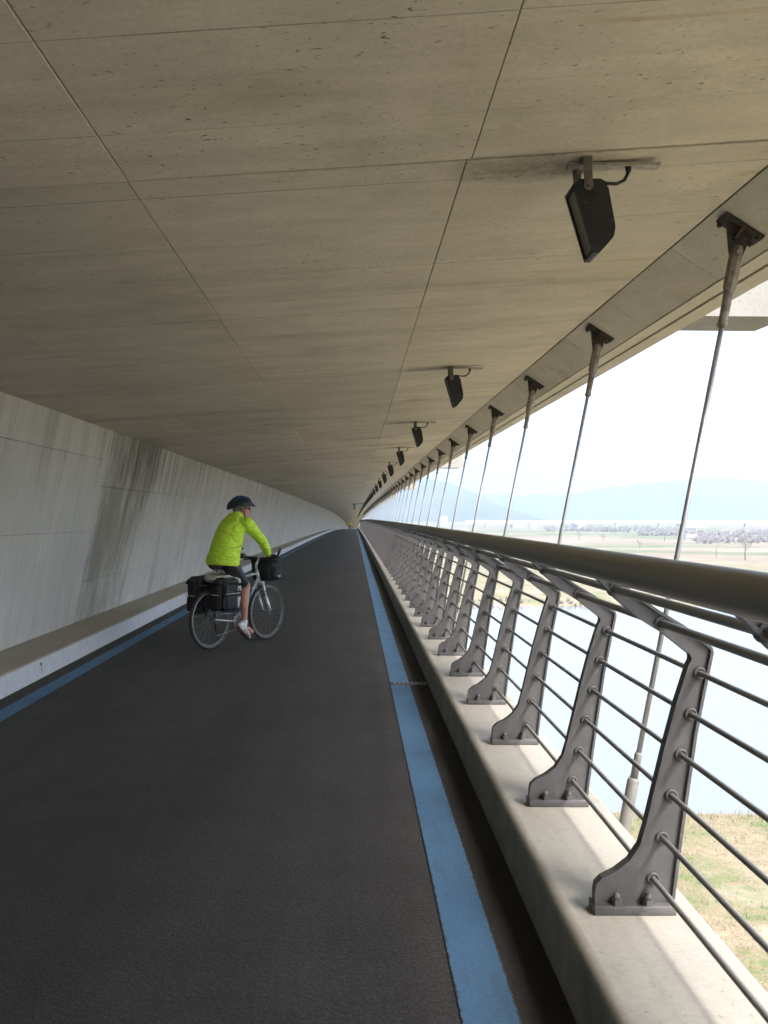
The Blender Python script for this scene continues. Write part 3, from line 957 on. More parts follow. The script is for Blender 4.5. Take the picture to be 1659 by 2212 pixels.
# frame
ST = Vector((.285, 0, .80)); HTt = Vector((.828, 0, .855)); HTb = Vector((.866, 0, .735))
b = MB()
b.tube([BBk, ST], .0165, 12); b.tube([ST + Vector((.012, 0, -.04)), HTt + Vector((0, 0, -.03))], .0165, 12)
b.tube([HTb + Vector((-.005, 0, .03)), BBk], .020, 12); b.tube([HTb, HTt], .021, 14)
b.tube([BBk + Vector((0, -.036, 0)), BBk + Vector((0, .036, 0))], .022, 14)
for sg in (-1, 1):
    b.tube([BBk + Vector((-.02, sg * .03, 0)), (.20, sg * .055, .31), (.0, sg * .064, WR)], [.011, .010, .008], 8)
    b.tube([ST + Vector((.004, sg * .018, -.03)), (.13, sg * .05, .56), (.0, sg * .064, WR)], [.009, .008, .008], 8)
b.build('frame', M['frame_paint'], bike)
b = MB(); b.tube([BBk + (ST - BBk) * .12, BBk + (ST - BBk) * .62], .0178, 12); b.tube([HTb + Vector((-.005, 0, .03)) + (BBk - HTb) * .3, HTb + (BBk - HTb) * .75], .0212, 12)
b.build('frame_panel', M['frame_blue'], bike)
b = MB(); b.tube([ST, (.245, 0, .915)], .0135, 10); b.build('seat_post', M['steel'], bike)
# saddle
b = MB()
sec = [(-.005, .085, .022), (.03, .090, .030), (.09, .078, .030), (.15, .045, .026), (.21, .026, .022), (.28, .020, .018), (.295, .012, .010)]
b.tube([(.07 + u, 0, .925 + .012 * math.cos(u * 14)) for u, w, h_ in sec], [(w, h_) for u, w, h_ in sec], 16, ref=(0, 1, 0))
sd = b.build('saddle', M['blk'], bike)
b = MB()
for sg in (-1, 1): b.tube([(.10, sg * .025, .90), (.16, sg * .022, .885), (.26, sg * .022, .885), (.33, sg * .012, .905)], .004, 6)
b.build('rail', M['steel'], sd)
b = MB()
for sg in (-1, 1): b.tube([(.115, sg * .03, .905), (.14, sg * .03, .87)], .011, 10)
b.build('spring', M['steel'], sd)

# steered front end
fr = empty('front_end', (0, 0, 0)); 
fr.parent = bike
axis = (HTt - HTb).normalized()
Mst = Matrix.Translation(HTb) @ Matrix.Rotation(STEER, 4, axis) @ Matrix.Translation(-HTb)
fr.matrix_local = Mst
COL.objects.unlink(fr); bpy.data.objects.remove(fr)
def steered(o_): o_.matrix_local = Mst @ o_.matrix_local; return o_
fw = wheel(FH, 0, False)
fw.matrix_local = Mst @ Matrix.Translation(FH)
b = MB()
crown = HTb + Vector((.012, 0, -.03))
b.box(crown, (.05, .13, .035), bevel=.008)
for sg in (-1, 1):
    b.tube([crown + Vector((0, sg * .055, 0)), crown + Vector((.035, sg * .056, -.11)), crown + Vector((.06, sg * .056, -.19))], .0165, 10)
    b.tube([crown + Vector((.05, sg * .056, -.16)), (WB - .02, sg * .056, WR + .04), (WB, sg * .054, WR)], [.0215, .020, .013], 10)
b.tube([crown, HTt + Vector((-.008, 0, .03))], .013, 10)
steered(b.build('fork', M['frame_paint'], bike))
b = MB()
for sg in (-1, 1):
    b.box((.918, sg * .062, .64), (.03, .02, .10), bevel=.004); b.box((.93, sg * .04, .60), (.05, .012, .02))
steered(b.build('front_brake', M['blk'], bike))
# fork crown to stem, bars
BAR = Vector((.880, 0, 1.005))
b = MB(); b.tube([HTt + Vector((-.006, 0, .02)), HTt + Vector((-.014, 0, .075)), BAR + Vector((-.02, 0, -.015)), BAR], [.016, .016, .016, .018], 12)
steered(b.build('stem', M['frame_paint'], bike))
b = MB(); b.tube([BAR + Vector(q) for q in [(-.055, -.30, .012), (-.03, -.17, .008), (-.004, -.06, 0), (0, 0, 0), (-.004, .06, 0), (-.03, .17, .008), (-.055, .30, .012)]], .0125, 10)
steered(b.build('handlebar', M['blk'], bike))
for sg in (-1, 1):
    b = MB(); b.tube([BAR + Vector((-.032, sg * .175, .008)), BAR + Vector((-.054, sg * .295, .012))], [.0175, .0185], 12); steered(b.build('grip', M['blk'], bike))
    b = MB(); b.tube([BAR + Vector((-.055, sg * .305, .012)), BAR + Vector((-.035, sg * .31, .045)), BAR + Vector((.005, sg * .305, .095)), BAR + Vector((.035, sg * .29, .118))], [.015, .0155, .0155, .013], 10)
    steered(b.build('bar_end', M['blk'], bike))
    b = MB(); b.box(BAR + Vector((-.012, sg * .145, .005)), (.04, .03, .03), bevel=.006); b.tube([BAR + Vector((.0, sg * .14, .0)), BAR + Vector((.03, sg * .19, -.02)), BAR + Vector((.012, sg * .27, -.03))], [.007, .006, .005], 8)
    steered(b.build('brake_lever', M['blk'], bike))
    b = MB(); b.tube([BAR + Vector((.01, sg * .14, .01)), BAR + Vector((.07, sg * .10, .02)), BAR + Vector((.075, sg * .03, -.06)), HTt + Vector((.03, sg * .02, -.06))], .0028, 6)
    steered(b.build('brake_cable', M['blk'], bike))
# drive train
CA = R(-74)
dirn = Vector((math.cos(CA), 0, math.sin(CA)))
PR = BBk + Vector((0, -.075, 0)) + dirn * .170
PL = BBk + Vector((0, .075, 0)) - dirn * .170
b = MB()
for r_, yy in ((.093, -.052), (.072, -.046)):
    b.torus(BBk + Vector((0, yy, 0)), (0, 1, 0), r_, .006, 48, 6, rb=.002)
for k in range(5):
    a = CA + k * 2 * math.pi / 5
    b.tube([BBk + Vector((0, -.052, 0)), BBk + Vector((math.cos(a) * .09, -.052, math.sin(a) * .09))], .007, 6)
b.build('chainring', M['steel'], bike)
for P_, sg in ((PR, -1), (PL, 1)):
    b = MB(); b.tube([BBk + Vector((0, sg * .05, 0)), BBk + Vector((0, sg * .07, 0)), P_], [.015, .014, .010], 8); b.build('crank', M['steel'], bike)
    b = MB(); b.box(P_ + Vector((0, sg * .052, 0)), (.085, .085, .020), Matrix.Rotation(R(18 if sg < 0 else 0), 3, 'Y'), bevel=.005); b.tube([P_, P_ + Vector((0, sg * .05, 0))], .007, 8); b.build('pedal', M['blk'], bike)
b = MB()
b.tube([BBk + Vector((0, -.05, .094)), RH + Vector((0.01, -.05, .055))], .0035, 6)
b.tube([BBk + Vector((-.03, -.05, -.090)), (.07, -.05, .155), (.02, -.05, .165)], .0035, 6)
b.tube([(.03, -.05, .20), (.045, -.05, .24), (.02, -.05, .29)], .0035, 6)
b.build('chain', M['steel'], bike)
b = MB()
b.tube([(.0, -.062, WR - .03), (.01, -.066, WR - .08), (.03, -.055, .215), (.045, -.052, .165)], [.014, .013, .010, .008], 8)
b.torus((.02, -.05, .255), (0, 1, 0), .018, .005, 16, 6); b.torus((.045, -.05, .165), (0, 1, 0), .018, .005, 16, 6)
b.build('derailleur', M['blk'], bike)
# rack, mudguard
b = MB()
for sg in (-1, 1):
    b.tube([(.24, sg * .03, .70), (.18, sg * .055, .735), (-.20, sg * .055, .735), (-.225, 0, .735)], .0055, 8)
    b.tube([(-.16, sg * .055, .735), (.005, sg * .075, WR + .01)], .005, 8); b.tube([(.02, sg * .055, .735), (.005, sg * .075, WR + .01)], .005, 8)
    b.tube([(-.16, sg * .075, .60), (.05, sg * .075, .60)], .004, 8)
for u in (-.1, .05, .16): b.tube([(u, -.055, .735), (u, .055, .735)], .005, 8)
b.build('rack', M['blk'], bike)
# bottle on the seat tube
b = MB(); q0 = BBk + (ST - BBk) * .18 + Vector((.05, 0, .02)); dq = (ST - BBk).normalized()
b.tube([q0, q0 + dq * .015, q0 + dq * .15, q0 + dq * .165, q0 + dq * .19], [.03, .035, .035, .022, .018], 14); b.build('bottle', plain('bottle_plastic', (.05, .10, .17), .4), bike)

# ---- bags (things hung on the bike) ---------------------------------------
def rounded_bag(b, c_, size, bev=.03, taper=.0, rot=None, lean=0.0):
    bm = bmesh.new()
    bmesh.ops.create_cube(bm, size=1.0)
    bmesh.ops.subdivide_edges(bm, edges=list(bm.edges), cuts=3, use_grid_fill=True)
    for v in bm.verts:
        p_ = v.co.copy()
        # bulge
        k = (1 - (2 * p_.y) ** 2) * (1 - (2 * p_.z) ** 2)
        k2 = (1 - (2 * p_.x) ** 2) * (1 - (2 * p_.z) ** 2)
        sc = 1 + taper * p_.z * 2
        v.co = Vector(((p_.x + (.10 * k if p_.x > .49 else (-.10 * k if p_.x < -.49 else 0))) * size[0] * sc,
                       (p_.y + (.10 * k2 if p_.y > .49 else (-.10 * k2 if p_.y < -.49 else 0))) * size[1] * (1 + .5 * taper * p_.z * 2), p_.z * size[2]))
        nn_ = mnoise.noise(v.co * 9 + Vector((c_[0] * 7, c_[1] * 9, 0)))
        v.co += Vector((nn_, mnoise.noise(v.co * 9 + Vector((5, 2, 1))), nn_ * .6)) * .010
    bmesh.ops.bevel(bm, geom=[e for e in bm.edges if e.calc_face_angle(0) > R(50)], offset=bev * .6, segments=3, affect='EDGES')
    bm.verts.ensure_lookup_table(); bm.verts.index_update()
    vs_ = [v.co.copy() for v in bm.verts]
    if rot is not None: vs_ = [rot @ v for v in vs_]
    b.add([v + Vector(c_) for v in vs_], [tuple(v.index for v in f.verts) for f in bm.faces], True)
    bm.free()
def pannier(side, label, k=1.0):
    root = on_bike('pannier'); tag(root, label, 'pannier', 'panniers on the rear rack')
    c_ = Vector((.03 + (.03 if k < 1 else 0), side * .165, .60 + (1 - k) * .14))
    b = MB(); rounded_bag(b, c_, (.32 * k, .16, .40 * k), .05, .13); b.build('body', M['bag'], root)
    b = MB(); rounded_bag(b, c_ + Vector((0, side * .005, .185 * k)), (.335 * k, .180, .085), .04, -.20); b.build('lid', M['bag2'], root)
    b = MB(); rounded_bag(b, c_ + Vector((-.0, side * .085, -.075)), (.24, .05, .19), .02); b.build('side_pocket', M['bag'], root)
    b = MB(); rounded_bag(b, c_ + Vector((-.16, 0, -.08)), (.05, .125, .17), .02); b.build('rear_pocket', M['bag'], root)
    b = MB()
    zz = c_.z + .012
    b.tube([(c_.x - .188, c_.y - .065, zz), (c_.x - .19, c_.y, zz + .003), (c_.x - .188, c_.y + .065, zz)], .0045, 6)
    b.tube([(c_.x - .12, c_.y + side * .116, zz + .012), (c_.x + .12, c_.y + side * .116, zz + .012)], .0045, 6)
    b.build('piping', M['piping'], root)
    b = MB()
    for du in (-.07, .09):
        b.box((c_.x + du, c_.y + side * .097, c_.z + .10), (.022, .006, .15)); b.box((c_.x + du, c_.y + side * .101, c_.z + .05), (.032, .008, .022))
    b.build('strap', M['blk'], root)
    return root, c_
rp, rc = pannier(-1, 'black pannier on the near side of the rack, with pale badge', .86)
lp, lc = pannier(1, 'black pannier on the far side of the rack, left of the rear wheel')
b = MB(); b.box((rc.x + .135, rc.y - .098, rc.z + .075), (.055, .006, .055), bevel=.002); bd = b.build('badge', M['piping'], rp)
b = MB(); b.box((rc.x + .139, rc.y - .103, rc.z + .078), (.030, .003, .010)); b.box((rc.x + .130, rc.y - .103, rc.z + .062), (.012, .003, .022)); b.build('badge_mark', M['bag2'], bd)
b = MB(); b.prism([(.0, 0), (.055, 0), (.02, -.12), (.005, -.12)], (rc.x + .08, 0, rc.z - .02), (1, 0, 0), (0, 0, 1), (0, 1, 0), rc.y - .118, rc.y - .112); b.build('reflective_panel', M['piping'], rp)
# cream bundle strapped on the rack
bun = on_bike('bundle'); tag(bun, 'folded cream cloth strapped on top of the rear rack', 'bundle')
b = MB(); rounded_bag(b, (.12, -.02, .805), (.30, .22, .075), .03); rounded_bag(b, (.19, -.09, .79), (.26, .20, .06), .02, rot=Matrix.Rotation(R(14), 3, 'Y')); b.build('cloth', M['cream'], bun)
b = MB()
for u in (.06, .19): b.tube([(u, -.14, .76), (u, -.10, .835), (u + .01, .0, .852), (u, .10, .835), (u, .13, .76)], .006, 6)
b.build('strap', M['blk'], bun)
# handlebar bag
hb = on_bike('handlebar_bag'); tag(hb, 'black handlebar bag with small pale tag in front of the bars', 'handlebar bag')
hrot = Matrix.Rotation(STEER, 3, 'Z')
hc = Mst @ Vector((1.01, 0, .855))
b = MB(); rounded_bag(b, hc, (.22, .30, .25), .03, .06, rot=hrot); b.build('body', M['bag'], hb)
b = MB(); rounded_bag(b, hc + Vector((0, 0, .125)), (.24, .315, .05), .02, 0, rot=hrot); b.build('lid', M['bag2'], hb)
b = MB(); rounded_bag(b, hc + hrot @ Vector((.12, 0, -.03)), (.06, .22, .15), .02, 0, rot=hrot); b.build('front_pocket', M['bag'], hb)
b = MB(); rounded_bag(b, hc + hrot @ Vector((.0, -.16, -.03)), (.15, .05, .15), .02, 0, rot=hrot); b.build('side_pocket', M['bag'], hb)
b = MB(); b.box(hc + hrot @ Vector((.015, -.190, -.07)), (.045, .004, .022), hrot); tg_ = b.build('tag', M['piping'], hb)
b = MB(); b.box(hc + hrot @ Vector((.015, -.1935, -.07)), (.030, .003, .006), hrot); b.build('tag_mark', M['bag2'], tg_)
b = MB()
for sg in (-1, 1): b.tube([hc + hrot @ Vector((-.10, sg * .06, .08)), Mst @ (BAR + Vector((0, sg * .06, 0)))], .009, 6)
b.build('mount', M['blk'], hb)

# ---- rider -----------------------------------------------------------------
t = NT('skin')
p = t.obj()
c = t.mix(t.mr(t.noise(p, 7, 4), 0.3, 0.7), (0.42, 0.20, 0.135), (0.52, 0.27, 0.19))
t.bsdf.inputs['Subsurface Weight'].default_value = 0.08
t.bsdf.inputs['Subsurface Radius'].default_value = (.01, .004, .002)
M['skin'] = t.out(c, 0.5, 0, 0.4)
t = NT('lime_jacket')
p = t.obj()
nz = t.noise(t.scale(p, (6, 6, 9)), 1, 4, 0.6, 0.8)
c = t.mix(t.mr(nz, 0.3, 0.7), (0.58, 0.88, 0.05), (0.64, 0.92, 0.07))
wr = t.noise(t.scale(p, (9, 5, 16)), 1, 3, 0.5, 1.6)
wr2 = t.noise(t.scale(t.vadd(p, (3, 1, 7)), (4.5, 3, 7)), 1, 2, 0.5, 1.2)
t.bump(t.math('ADD', wr, t.math('MULTIPLY', wr2, 2.0)), 0.85, 0.045)
M['lime'] = t.out(c, 0.6, 0, 0.35)
M['seam'] = plain('jacket_seam', (0.11, 0.19, 0.03), 0.7)
M['shorts'] = plain('black_lycra', (0.0105, 0.0105, 0.012), 0.55, 0, 0.2, 30)
M['shoe'] = plain('white_trainer', (0.60, 0.59, 0.60), 0.55, 0, 0.12, 60)
M['shoe2'] = plain('grey_trainer_stripe', (0.16, 0.165, 0.18), 0.6)
M['sole'] = plain('brown_sole', (0.24, 0.12, 0.085), 0.7)
M['sock'] = plain('white_sock', (0.62, 0.61, 0.60), 0.9)
M['helmet'] = plain('black_helmet', (0.012, 0.014, 0.019), 0.35, 0, 0.2, 20)
M['helmet_blue'] = plain('blue_helmet_shell', (0.018, 0.060, 0.165), 0.25, 0, 0.2, 20)
M['hair'] = plain('grey_hair', (0.20, 0.19, 0.18), 0.8, 0, 0.3, 90)
M['glasses'] = plain('dark_glasses', (0.012, 0.01, 0.01), 0.15)

def organic(mb, name, mat, parent, voxel, smooth=6):
    o_ = mb.build(name, mat, parent)
    m_ = o_.modifiers.new('union', 'REMESH'); m_.mode = 'VOXEL'; m_.voxel_size = voxel; m_.use_smooth_shade = True
    m_ = o_.modifiers.new('soften', 'SMOOTH'); m_.factor = 0.5; m_.iterations = smooth
    return o_
V = lambda *a: Vector(a)
J = dict(
    shR=V(.435, -.180, 1.425), elR=V(.575, -.285, 1.225), wrR=V(.755, -.283, 1.055),
    shL=V(.455, .150, 1.405), elL=V(.660, .235, 1.215), wrL=V(.815, .255, 1.07),
    hipR=V(.185, -.095, .985), knR=V(.478, -.118, .700), anR=V(.437, -.128, .255),
    hipL=V(.185, .095, .985), knL=V(.585, .125, .945), anL=V(.375, .130, .555))
hbR = Mst @ (BAR + Vector((-.045, -.235, .010))); hbL = Mst @ (BAR + Vector((-.045, .235, .010)))
J['wrR'] = hbR + V(-.075, .0, .045); J['wrL'] = hbL + V(-.075, .0, .045)
HEADC = V(.525, -.012, 1.605)
HYAW = R(-38)
hr = Matrix.Rotation(HYAW, 3, 'Z') @ Matrix.Rotation(R(4), 3, 'Y')
def H(x, y, z): return HEADC + hr @ Vector((x, y, z))

def limb(b, pts, rads, n=14):
    b.tube(pts, rads, n)
    b.ball(pts[0], rads[0] * .99); b.ball(pts[-1], rads[-1] * .99)
def lerp(a, b_, f): return a + (b_ - a) * f

def leg_shape(b, s_, off=0.0, upto=1.0):
    hip, kn, an = J['hip' + s_], J['kn' + s_], J['an' + s_]
    limb(b, [hip, lerp(hip, kn, .35), lerp(hip, kn, .8), kn], [.088 + off, .082 + off, .062 + off, .056 + off])
    if upto >= 1:
        kd = (an - kn)
        back = V(-.018, 0, 0)
        limb(b, [kn, kn + kd * .12, kn + kd * .30 + back, kn + kd * .5 + back * .8, kn + kd * .8, an], [.054, .052, .058, .050, .036, .034])
def arm_shape(b, s_, off=0.0):
    a, e, w = J['sh' + s_], J['el' + s_], J['wr' + s_]
    limb(b, [a, lerp(a, e, .4), e, lerp(e, w, .35), w], [.058 + off, .050 + off, .041 + off, .042 + off, .027 + off])
torso = [(.195, .925, .165, .115), (.213, .99, .175, .150), (.235, 1.07, .172, .160), (.270, 1.16, .168, .157), (.313, 1.26, .166, .147), (.358, 1.35, .165, .128), (.395, 1.42, .150, .105), (.425, 1.475, .115, .085), (.452, 1.52, .08, .066)]
def torso_shape(b, off=0.0, lo=0, hi=99):
    tt = torso[lo:hi]
    b.tube([(u, 0, w) for u, w, a, d in tt], [(a + off, d + off) for u, w, a, d in tt], 24, ref=(0, 1, 0))

def hand_shape(b, s_, grip, wrist):
    """palm over the grip, four fingers curled round it, thumb below the bar"""
    sg = -1 if s_ == 'R' else 1
    bar_d = ((Mst.to_3x3() @ Vector((-.025, sg * .12, .004))).normalized())
    fwd = (V(1, 0, 0) - bar_d * bar_d.x).normalized()
    upv = bar_d.cross(fwd); upv = upv if upv.z > 0 else -upv
    limb(b, [wrist, lerp(wrist, grip, .35) + upv * .008], [.026, .027])
    b.tube([lerp(wrist, grip, .25) + upv * .006, grip - fwd * .022 + upv * .026, grip + fwd * .012 + upv * .030], [(.034, .018), (.042, .017), (.040, .013)], 12, ref=bar_d)
    for k, (ln, off_) in enumerate(((.92, -.031), (1.0, -.010), (.96, .011), (.80, .031))):
        base = grip + bar_d * (-off_) + fwd * .012 + upv * .029
        b.tube([base, base + (fwd * .020 + upv * -.006) * ln, base + (fwd * .026 + upv * -.028) * ln, base + (fwd * .016 + upv * -.048) * ln, base + (fwd * -.002 + upv * -.052) * ln], [.0098, .0095, .009, .0082, .006], 8)
    tb = grip - bar_d * .036 - fwd * .020 + upv * .020
    b.tube([tb, tb + fwd * .016 - upv * .018 - bar_d * .012, tb + fwd * .032 - upv * .036 - bar_d * .010, tb + fwd * .045 - upv * .044 + bar_d * .002], [.012, .011, .010, .0075], 8)

b = MB()
torso_shape(b, -.012)
for s_ in 'RL':
    leg_shape(b, s_); arm_shape(b, s_, -.004)
    b.ball(J['sh' + s_], .066)
    an = J['an' + s_]
    tip = V(.145, 0, -.105) if s_ == 'R' else V(.165, 0, -.035)
    limb(b, [an + V(-.02, 0, -.035), an + tip * .5 + V(0, 0, -.02), an + tip], [.034, .034, .024])
hand_shape(b, 'R', hbR, J['wrR']); hand_shape(b, 'L', hbL, J['wrL'])
# neck and head
limb(b, [V(.44, 0, 1.46), lerp(V(.44, 0, 1.46), HEADC, .55), H(-.01, 0, -.03)], [.066, .058, .060])
b.ball(H(-.012, 0, .028), (.098, .076, .092), 16, 12, hr)       # cranium
b.ball(H(.028, 0, -.035), (.066, .060, .088), 16, 12, hr)       # face
b.ball(H(.055, 0, -.092), (.034, .036, .026), 12, 8, hr)        # chin
b.tube([H(.086, 0, .012), H(.106, 0, -.018), H(.117, 0, -.034), H(.096, 0, -.042)], [.010, .012, .014, .010], 8)   # nose
b.tube([H(.080, -.022, -.066), H(.092, 0, -.064), H(.080, .022, -.066)], [.006, .008, .006], 8)                     # lips
for sg in (-1, 1):
    b.ball(H(-.008, sg * .078, -.022), (.018, .009, .031), 10, 8, hr)   # ears
    b.ball(H(.068, sg * .030, -.028), (.022, .022, .020), 10, 8, hr)    # cheeks
    b.ball(H(.080, sg * .028, .022), (.016, .022, .010), 10, 8, hr)     # brow
body_ob = organic(b, 'person', M['skin'], None, .0075, 3)
body_ob.location = BO; body_ob.rotation_euler = (0, 0, BRZ)
tag(body_ob, 'cyclist in lime green jacket, black shorts and dark blue helmet, riding away', 'person')
person = body_ob

b = MB()
torso_shape(b, .016, 1)
b.tube([(.200, 0, .942), (.205, 0, .99), (.22, 0, 1.05)], [(.207, .172), (.210, .180), (.196, .180)], 24, ref=(0, 1, 0))
b.tube([(.435, 0, 1.455), (.472, 0, 1.515), (.490, 0, 1.535)], [(.098, .080), (.080, .074), (.074, .068)], 16, ref=(0, 1, 0))
for s_ in 'RL':
    a, e, w = J['sh' + s_], J['el' + s_], J['wr' + s_]
    limb(b, [a, lerp(a, e, .35), lerp(a, e, .8), e, lerp(e, w, .3), lerp(e, w, .7), lerp(e, w, .92)], [.080, .072, .062, .059, .058, .050, .042])
    b.ball(lerp(a, V(.40, 0, 1.42), .35), (.085, .085, .078))
    b.torus(lerp(e, w, .70), (w - e), .047, .008, 18, 8)
    b.torus(lerp(e, w, .80), (w - e), .044, .008, 18, 8)
jk = organic(b, 'jacket', M['lime'], person, .010, 7)
b = MB()
# yoke seam of the back pocket
pts = []
for k in range(25):
    an = R(-25 + k * 230 / 24 ) 
    pts.append((.268 - .1785 * math.sin(an) , -.1895 * math.cos(an), 1.165 - .03 * math.sin(an) + .004 * math.sin(k)))
b.tube(pts, .0035, 6); b.build('pocket_seam', M['seam'], jk)
b = MB()
torso_shape(b, .004, 0, 4)
for s_ in 'RL':
    hip, kn = J['hip' + s_], J['kn' + s_]
    limb(b, [hip, lerp(hip, kn, .3), lerp(hip, kn, .62)], [.100, .094, .078])
    b.tube([lerp(hip, kn, .6), lerp(hip, kn, .93)], [.078, .066], 18)
organic(b, 'shorts', M['shorts'], person, .009, 4)

for s_ in 'RL':
    an = J['an' + s_]
    pit = R(36) if s_ == 'R' else R(12)
    rt = Matrix.Rotation(pit, 3, 'Y')
    F = lambda x, y, z: an + rt @ Vector((x, y, z))
    b = MB()
    b.tube([F(-.075, 0, -.040), F(-.05, 0, -.045), F(0, 0, -.050), F(.06, 0, -.062), F(.12, 0, -.076), F(.165, 0, -.082), F(.185, 0, -.084)],
           [(.018, .026), (.034, .042), (.037, .046), (.042, .036), (.045, .026), (.036, .020), (.015, .010)], 18, ref=(0, 1, 0))
    b.tube([F(-.015, 0, -.045), F(-.012, 0, .005)], [.046, .043], 16)
    sh = organic(b, 'shoe', M['shoe'], person, .007, 3)
    b = MB()
    b.tube([F(-.080, 0, -.082), F(-.04, 0, -.092), F(.05, 0, -.100), (F(.13, 0, -.104)), F(.188, 0, -.096)], [(.024, .011), (.036, .012), (.040, .012), (.046, .011), (.018, .010)], 16, ref=(0, 1, 0))
    b.build('sole', M['sole'], sh)
    b = MB()
    sgn = -1 if s_ == 'R' else 1
    for q in (.02, .05, .08): b.tube([F(q - .02, sgn * .046, -.085), F(q + .005, sgn * .043, -.052), F(q + .02, sgn * .02, -.030)], .006, 6)
    b.build('stripe', M['shoe2'], sh)
    kn = J['kn' + s_]
    b = MB(); b.tube([F(0, 0, -.01), lerp(an, kn, .04), lerp(an, kn, .10)], [.040, .0385, .0385], 16); b.torus(lerp(an, kn, .10), kn - an, .037, .003, 18, 6); b.build('sock', M['sock'], person)

# gloves: dark fingerless shells over the hands
for s_, grip in (('R', hbR), ('L', hbL)):
    sg = -1 if s_ == 'R' else 1
    w = J['wr' + s_]
    b = MB()
    bar_d = ((Mst.to_3x3() @ Vector((-.025, sg * .12, .004))).normalized()); fwd = (V(1, 0, 0) - bar_d * bar_d.x).normalized(); upv = bar_d.cross(fwd); upv = upv if upv.z > 0 else -upv
    b.tube([lerp(w, grip, .05), lerp(w, grip, .3) + upv * .006, grip - fwd * .020 + upv * .027, grip + fwd * .018 + upv * .030, grip + fwd * .034 + upv * .014], [(.033, .030), (.037, .023), (.046, .0205), (.044, .0165), (.042, .013)], 14, ref=bar_d)
    gl = b.build('glove', M['blk'], person)
    if s_ == 'R':
        b = MB(); b.torus(w + (grip - w).normalized() * .006 + upv * .004, (grip - w), .036, .006, 20, 8); b.tube([w + upv * .036 + V(0, 0, 0), w + upv * .046], .017, 12); b.build('watch', M['rim'], person)

# helmet in head axes
b = MB()
nv, nu = 10, 28
vs = []; fs = []
def hel(th, ph, grow=1.0):
    x = (.148 if math.cos(ph) > 0 else .172) * math.sin(th) * math.cos(ph); y = .106 * math.sin(th) * math.sin(ph); z = .112 * math.cos(th)
    if x < 0: z -= .030 * (x / .172) ** 2
    return H(-.006 + x * grow, y * grow, .034 + z * grow)
for i in range(nv + 1):
    for k in range(nu):
        ph = 2 * math.pi * k / nu
        thm = R(94) + R(16) * max(0, -math.cos(ph)) ** 2 - R(4) * max(0, math.cos(ph))
        vs.append(hel(thm * i / nv + .0001, ph))
inner0 = len(vs)
for k in range(nu):
    ph = 2 * math.pi * k / nu
    thm = R(94) + R(16) * max(0, -math.cos(ph)) ** 2 - R(4) * max(0, math.cos(ph))
    vs.append(hel(thm, ph, .80))
for i in range(nv):
    for k in range(nu):
        k2 = (k + 1) % nu
        fs.append((i * nu + k, (i + 1) * nu + k, (i + 1) * nu + k2, i * nu + k2))
for k in range(nu):
    k2 = (k + 1) % nu
    fs.append((nv * nu + k, inner0 + k, inner0 + k2, nv * nu + k2))
b.add(vs, fs, True)
# visor
b.tube([H(.112, 0, .060), H(.142, 0, .048), H(.176, 0, .030)], [(.074, .016), (.062, .010), (.026, .004)], 16, ref=tuple(hr @ Vector((0, 1, 0))))
helm = b.build('helmet', M['helmet'], person)
rb_ = None
for yy in (-.062, -.032, 0, .032, .062):
    b = MB(); pts = []; rr = []
    for k in range(9):
        x = -.105 + k * .026
        zz = 1 - (x / .150) ** 2 - (yy / .108) ** 2
        if zz <= .02: continue
        z = .112 * math.sqrt(zz) - (.020 * (x / .148) ** 2 if x < 0 else 0)
        pts.append(H(-.006 + x, yy, .036 + z)); rr.append((.0095, .007))
    b.tube(pts, rr, 8, ref=tuple(hr @ Vector((0, 1, 0)))); b.build('shell_rib', M['helmet_blue'], helm)
b = MB()
for sg in (-1, 1):
    b.tube([H(.03, sg * .085, .02), H(.022, sg * .082, -.04), H(.035, sg * .055, -.10), H(.045, sg * .012, -.122)], .005, 6)
    b.tube([H(-.05, sg * .085, .01), H(.018, sg * .084, -.045)], .005, 6)
b.build('chin_strap', M['blk'], helm)
b = MB(); b.ball(H(-.045, 0, -.012), (.062, .074, .052), 14, 10, hr); b.build('hair', M['hair'], person)
b = MB()
for sg in (-1, 1):
    b.ball(H(.092, sg * .032, .004), (.008, .026, .017), 12, 8, hr)
    b.tube([H(.088, sg * .056, .010), H(.05, sg * .078, .008), H(-.005, sg * .086, .004)], .004, 6)
b.tube([H(.098, -.012, .010), H(.104, 0, .012), H(.098, .012, .010)], .003, 6)
b.build('glasses', M['glasses'], person)

# ---- a second person far off on the path -----------------------------------
fy2 = 214.0
b = MB()
P2 = Vector((-0.95, fy2, zc(fy2)))
for sg in (-1, 1):
    limb(b, [V(sg * .09, 0, .92), V(sg * .10, .04 * sg, .5), V(sg * .10, -.06 * sg, .08)], [.085, .06, .042])
    limb(b, [V(sg * .10, -.06 * sg, .05), V(sg * .11, .12 - .06 * sg, .04)], [.042, .035])
    limb(b, [V(sg * .19, 0, 1.42), V(sg * .25, -.03, 1.14), V(sg * .24, .10, .92)], [.055, .042, .032])
b.tube([(0, 0, .88), (0, 0, 1.0), (0, 0, 1.2), (0, 0, 1.4), (0, 0, 1.48)], [(.16, .11), (.16, .11), (.155, .11), (.18, .11), (.09, .07)], 16, ref=(1, 0, 0))
limb(b, [V(0, 0, 1.46), V(0, .01, 1.58)], [.055, .055]); b.ball((0, .015, 1.65), (.078, .095, .115))
p2 = organic(b, 'person', M['shorts'], None, .02, 3); p2.location = P2
tag(p2, 'tiny far figure in yellow top where the path meets the horizon', 'person')
b = MB()
b.tube([(0, 0, .90), (0, 0, 1.0), (0, 0, 1.2), (0, 0, 1.4), (0, 0, 1.5)], [(.19, .14), (.185, .135), (.18, .13), (.205, .13), (.09, .085)], 16, ref=(1, 0, 0))
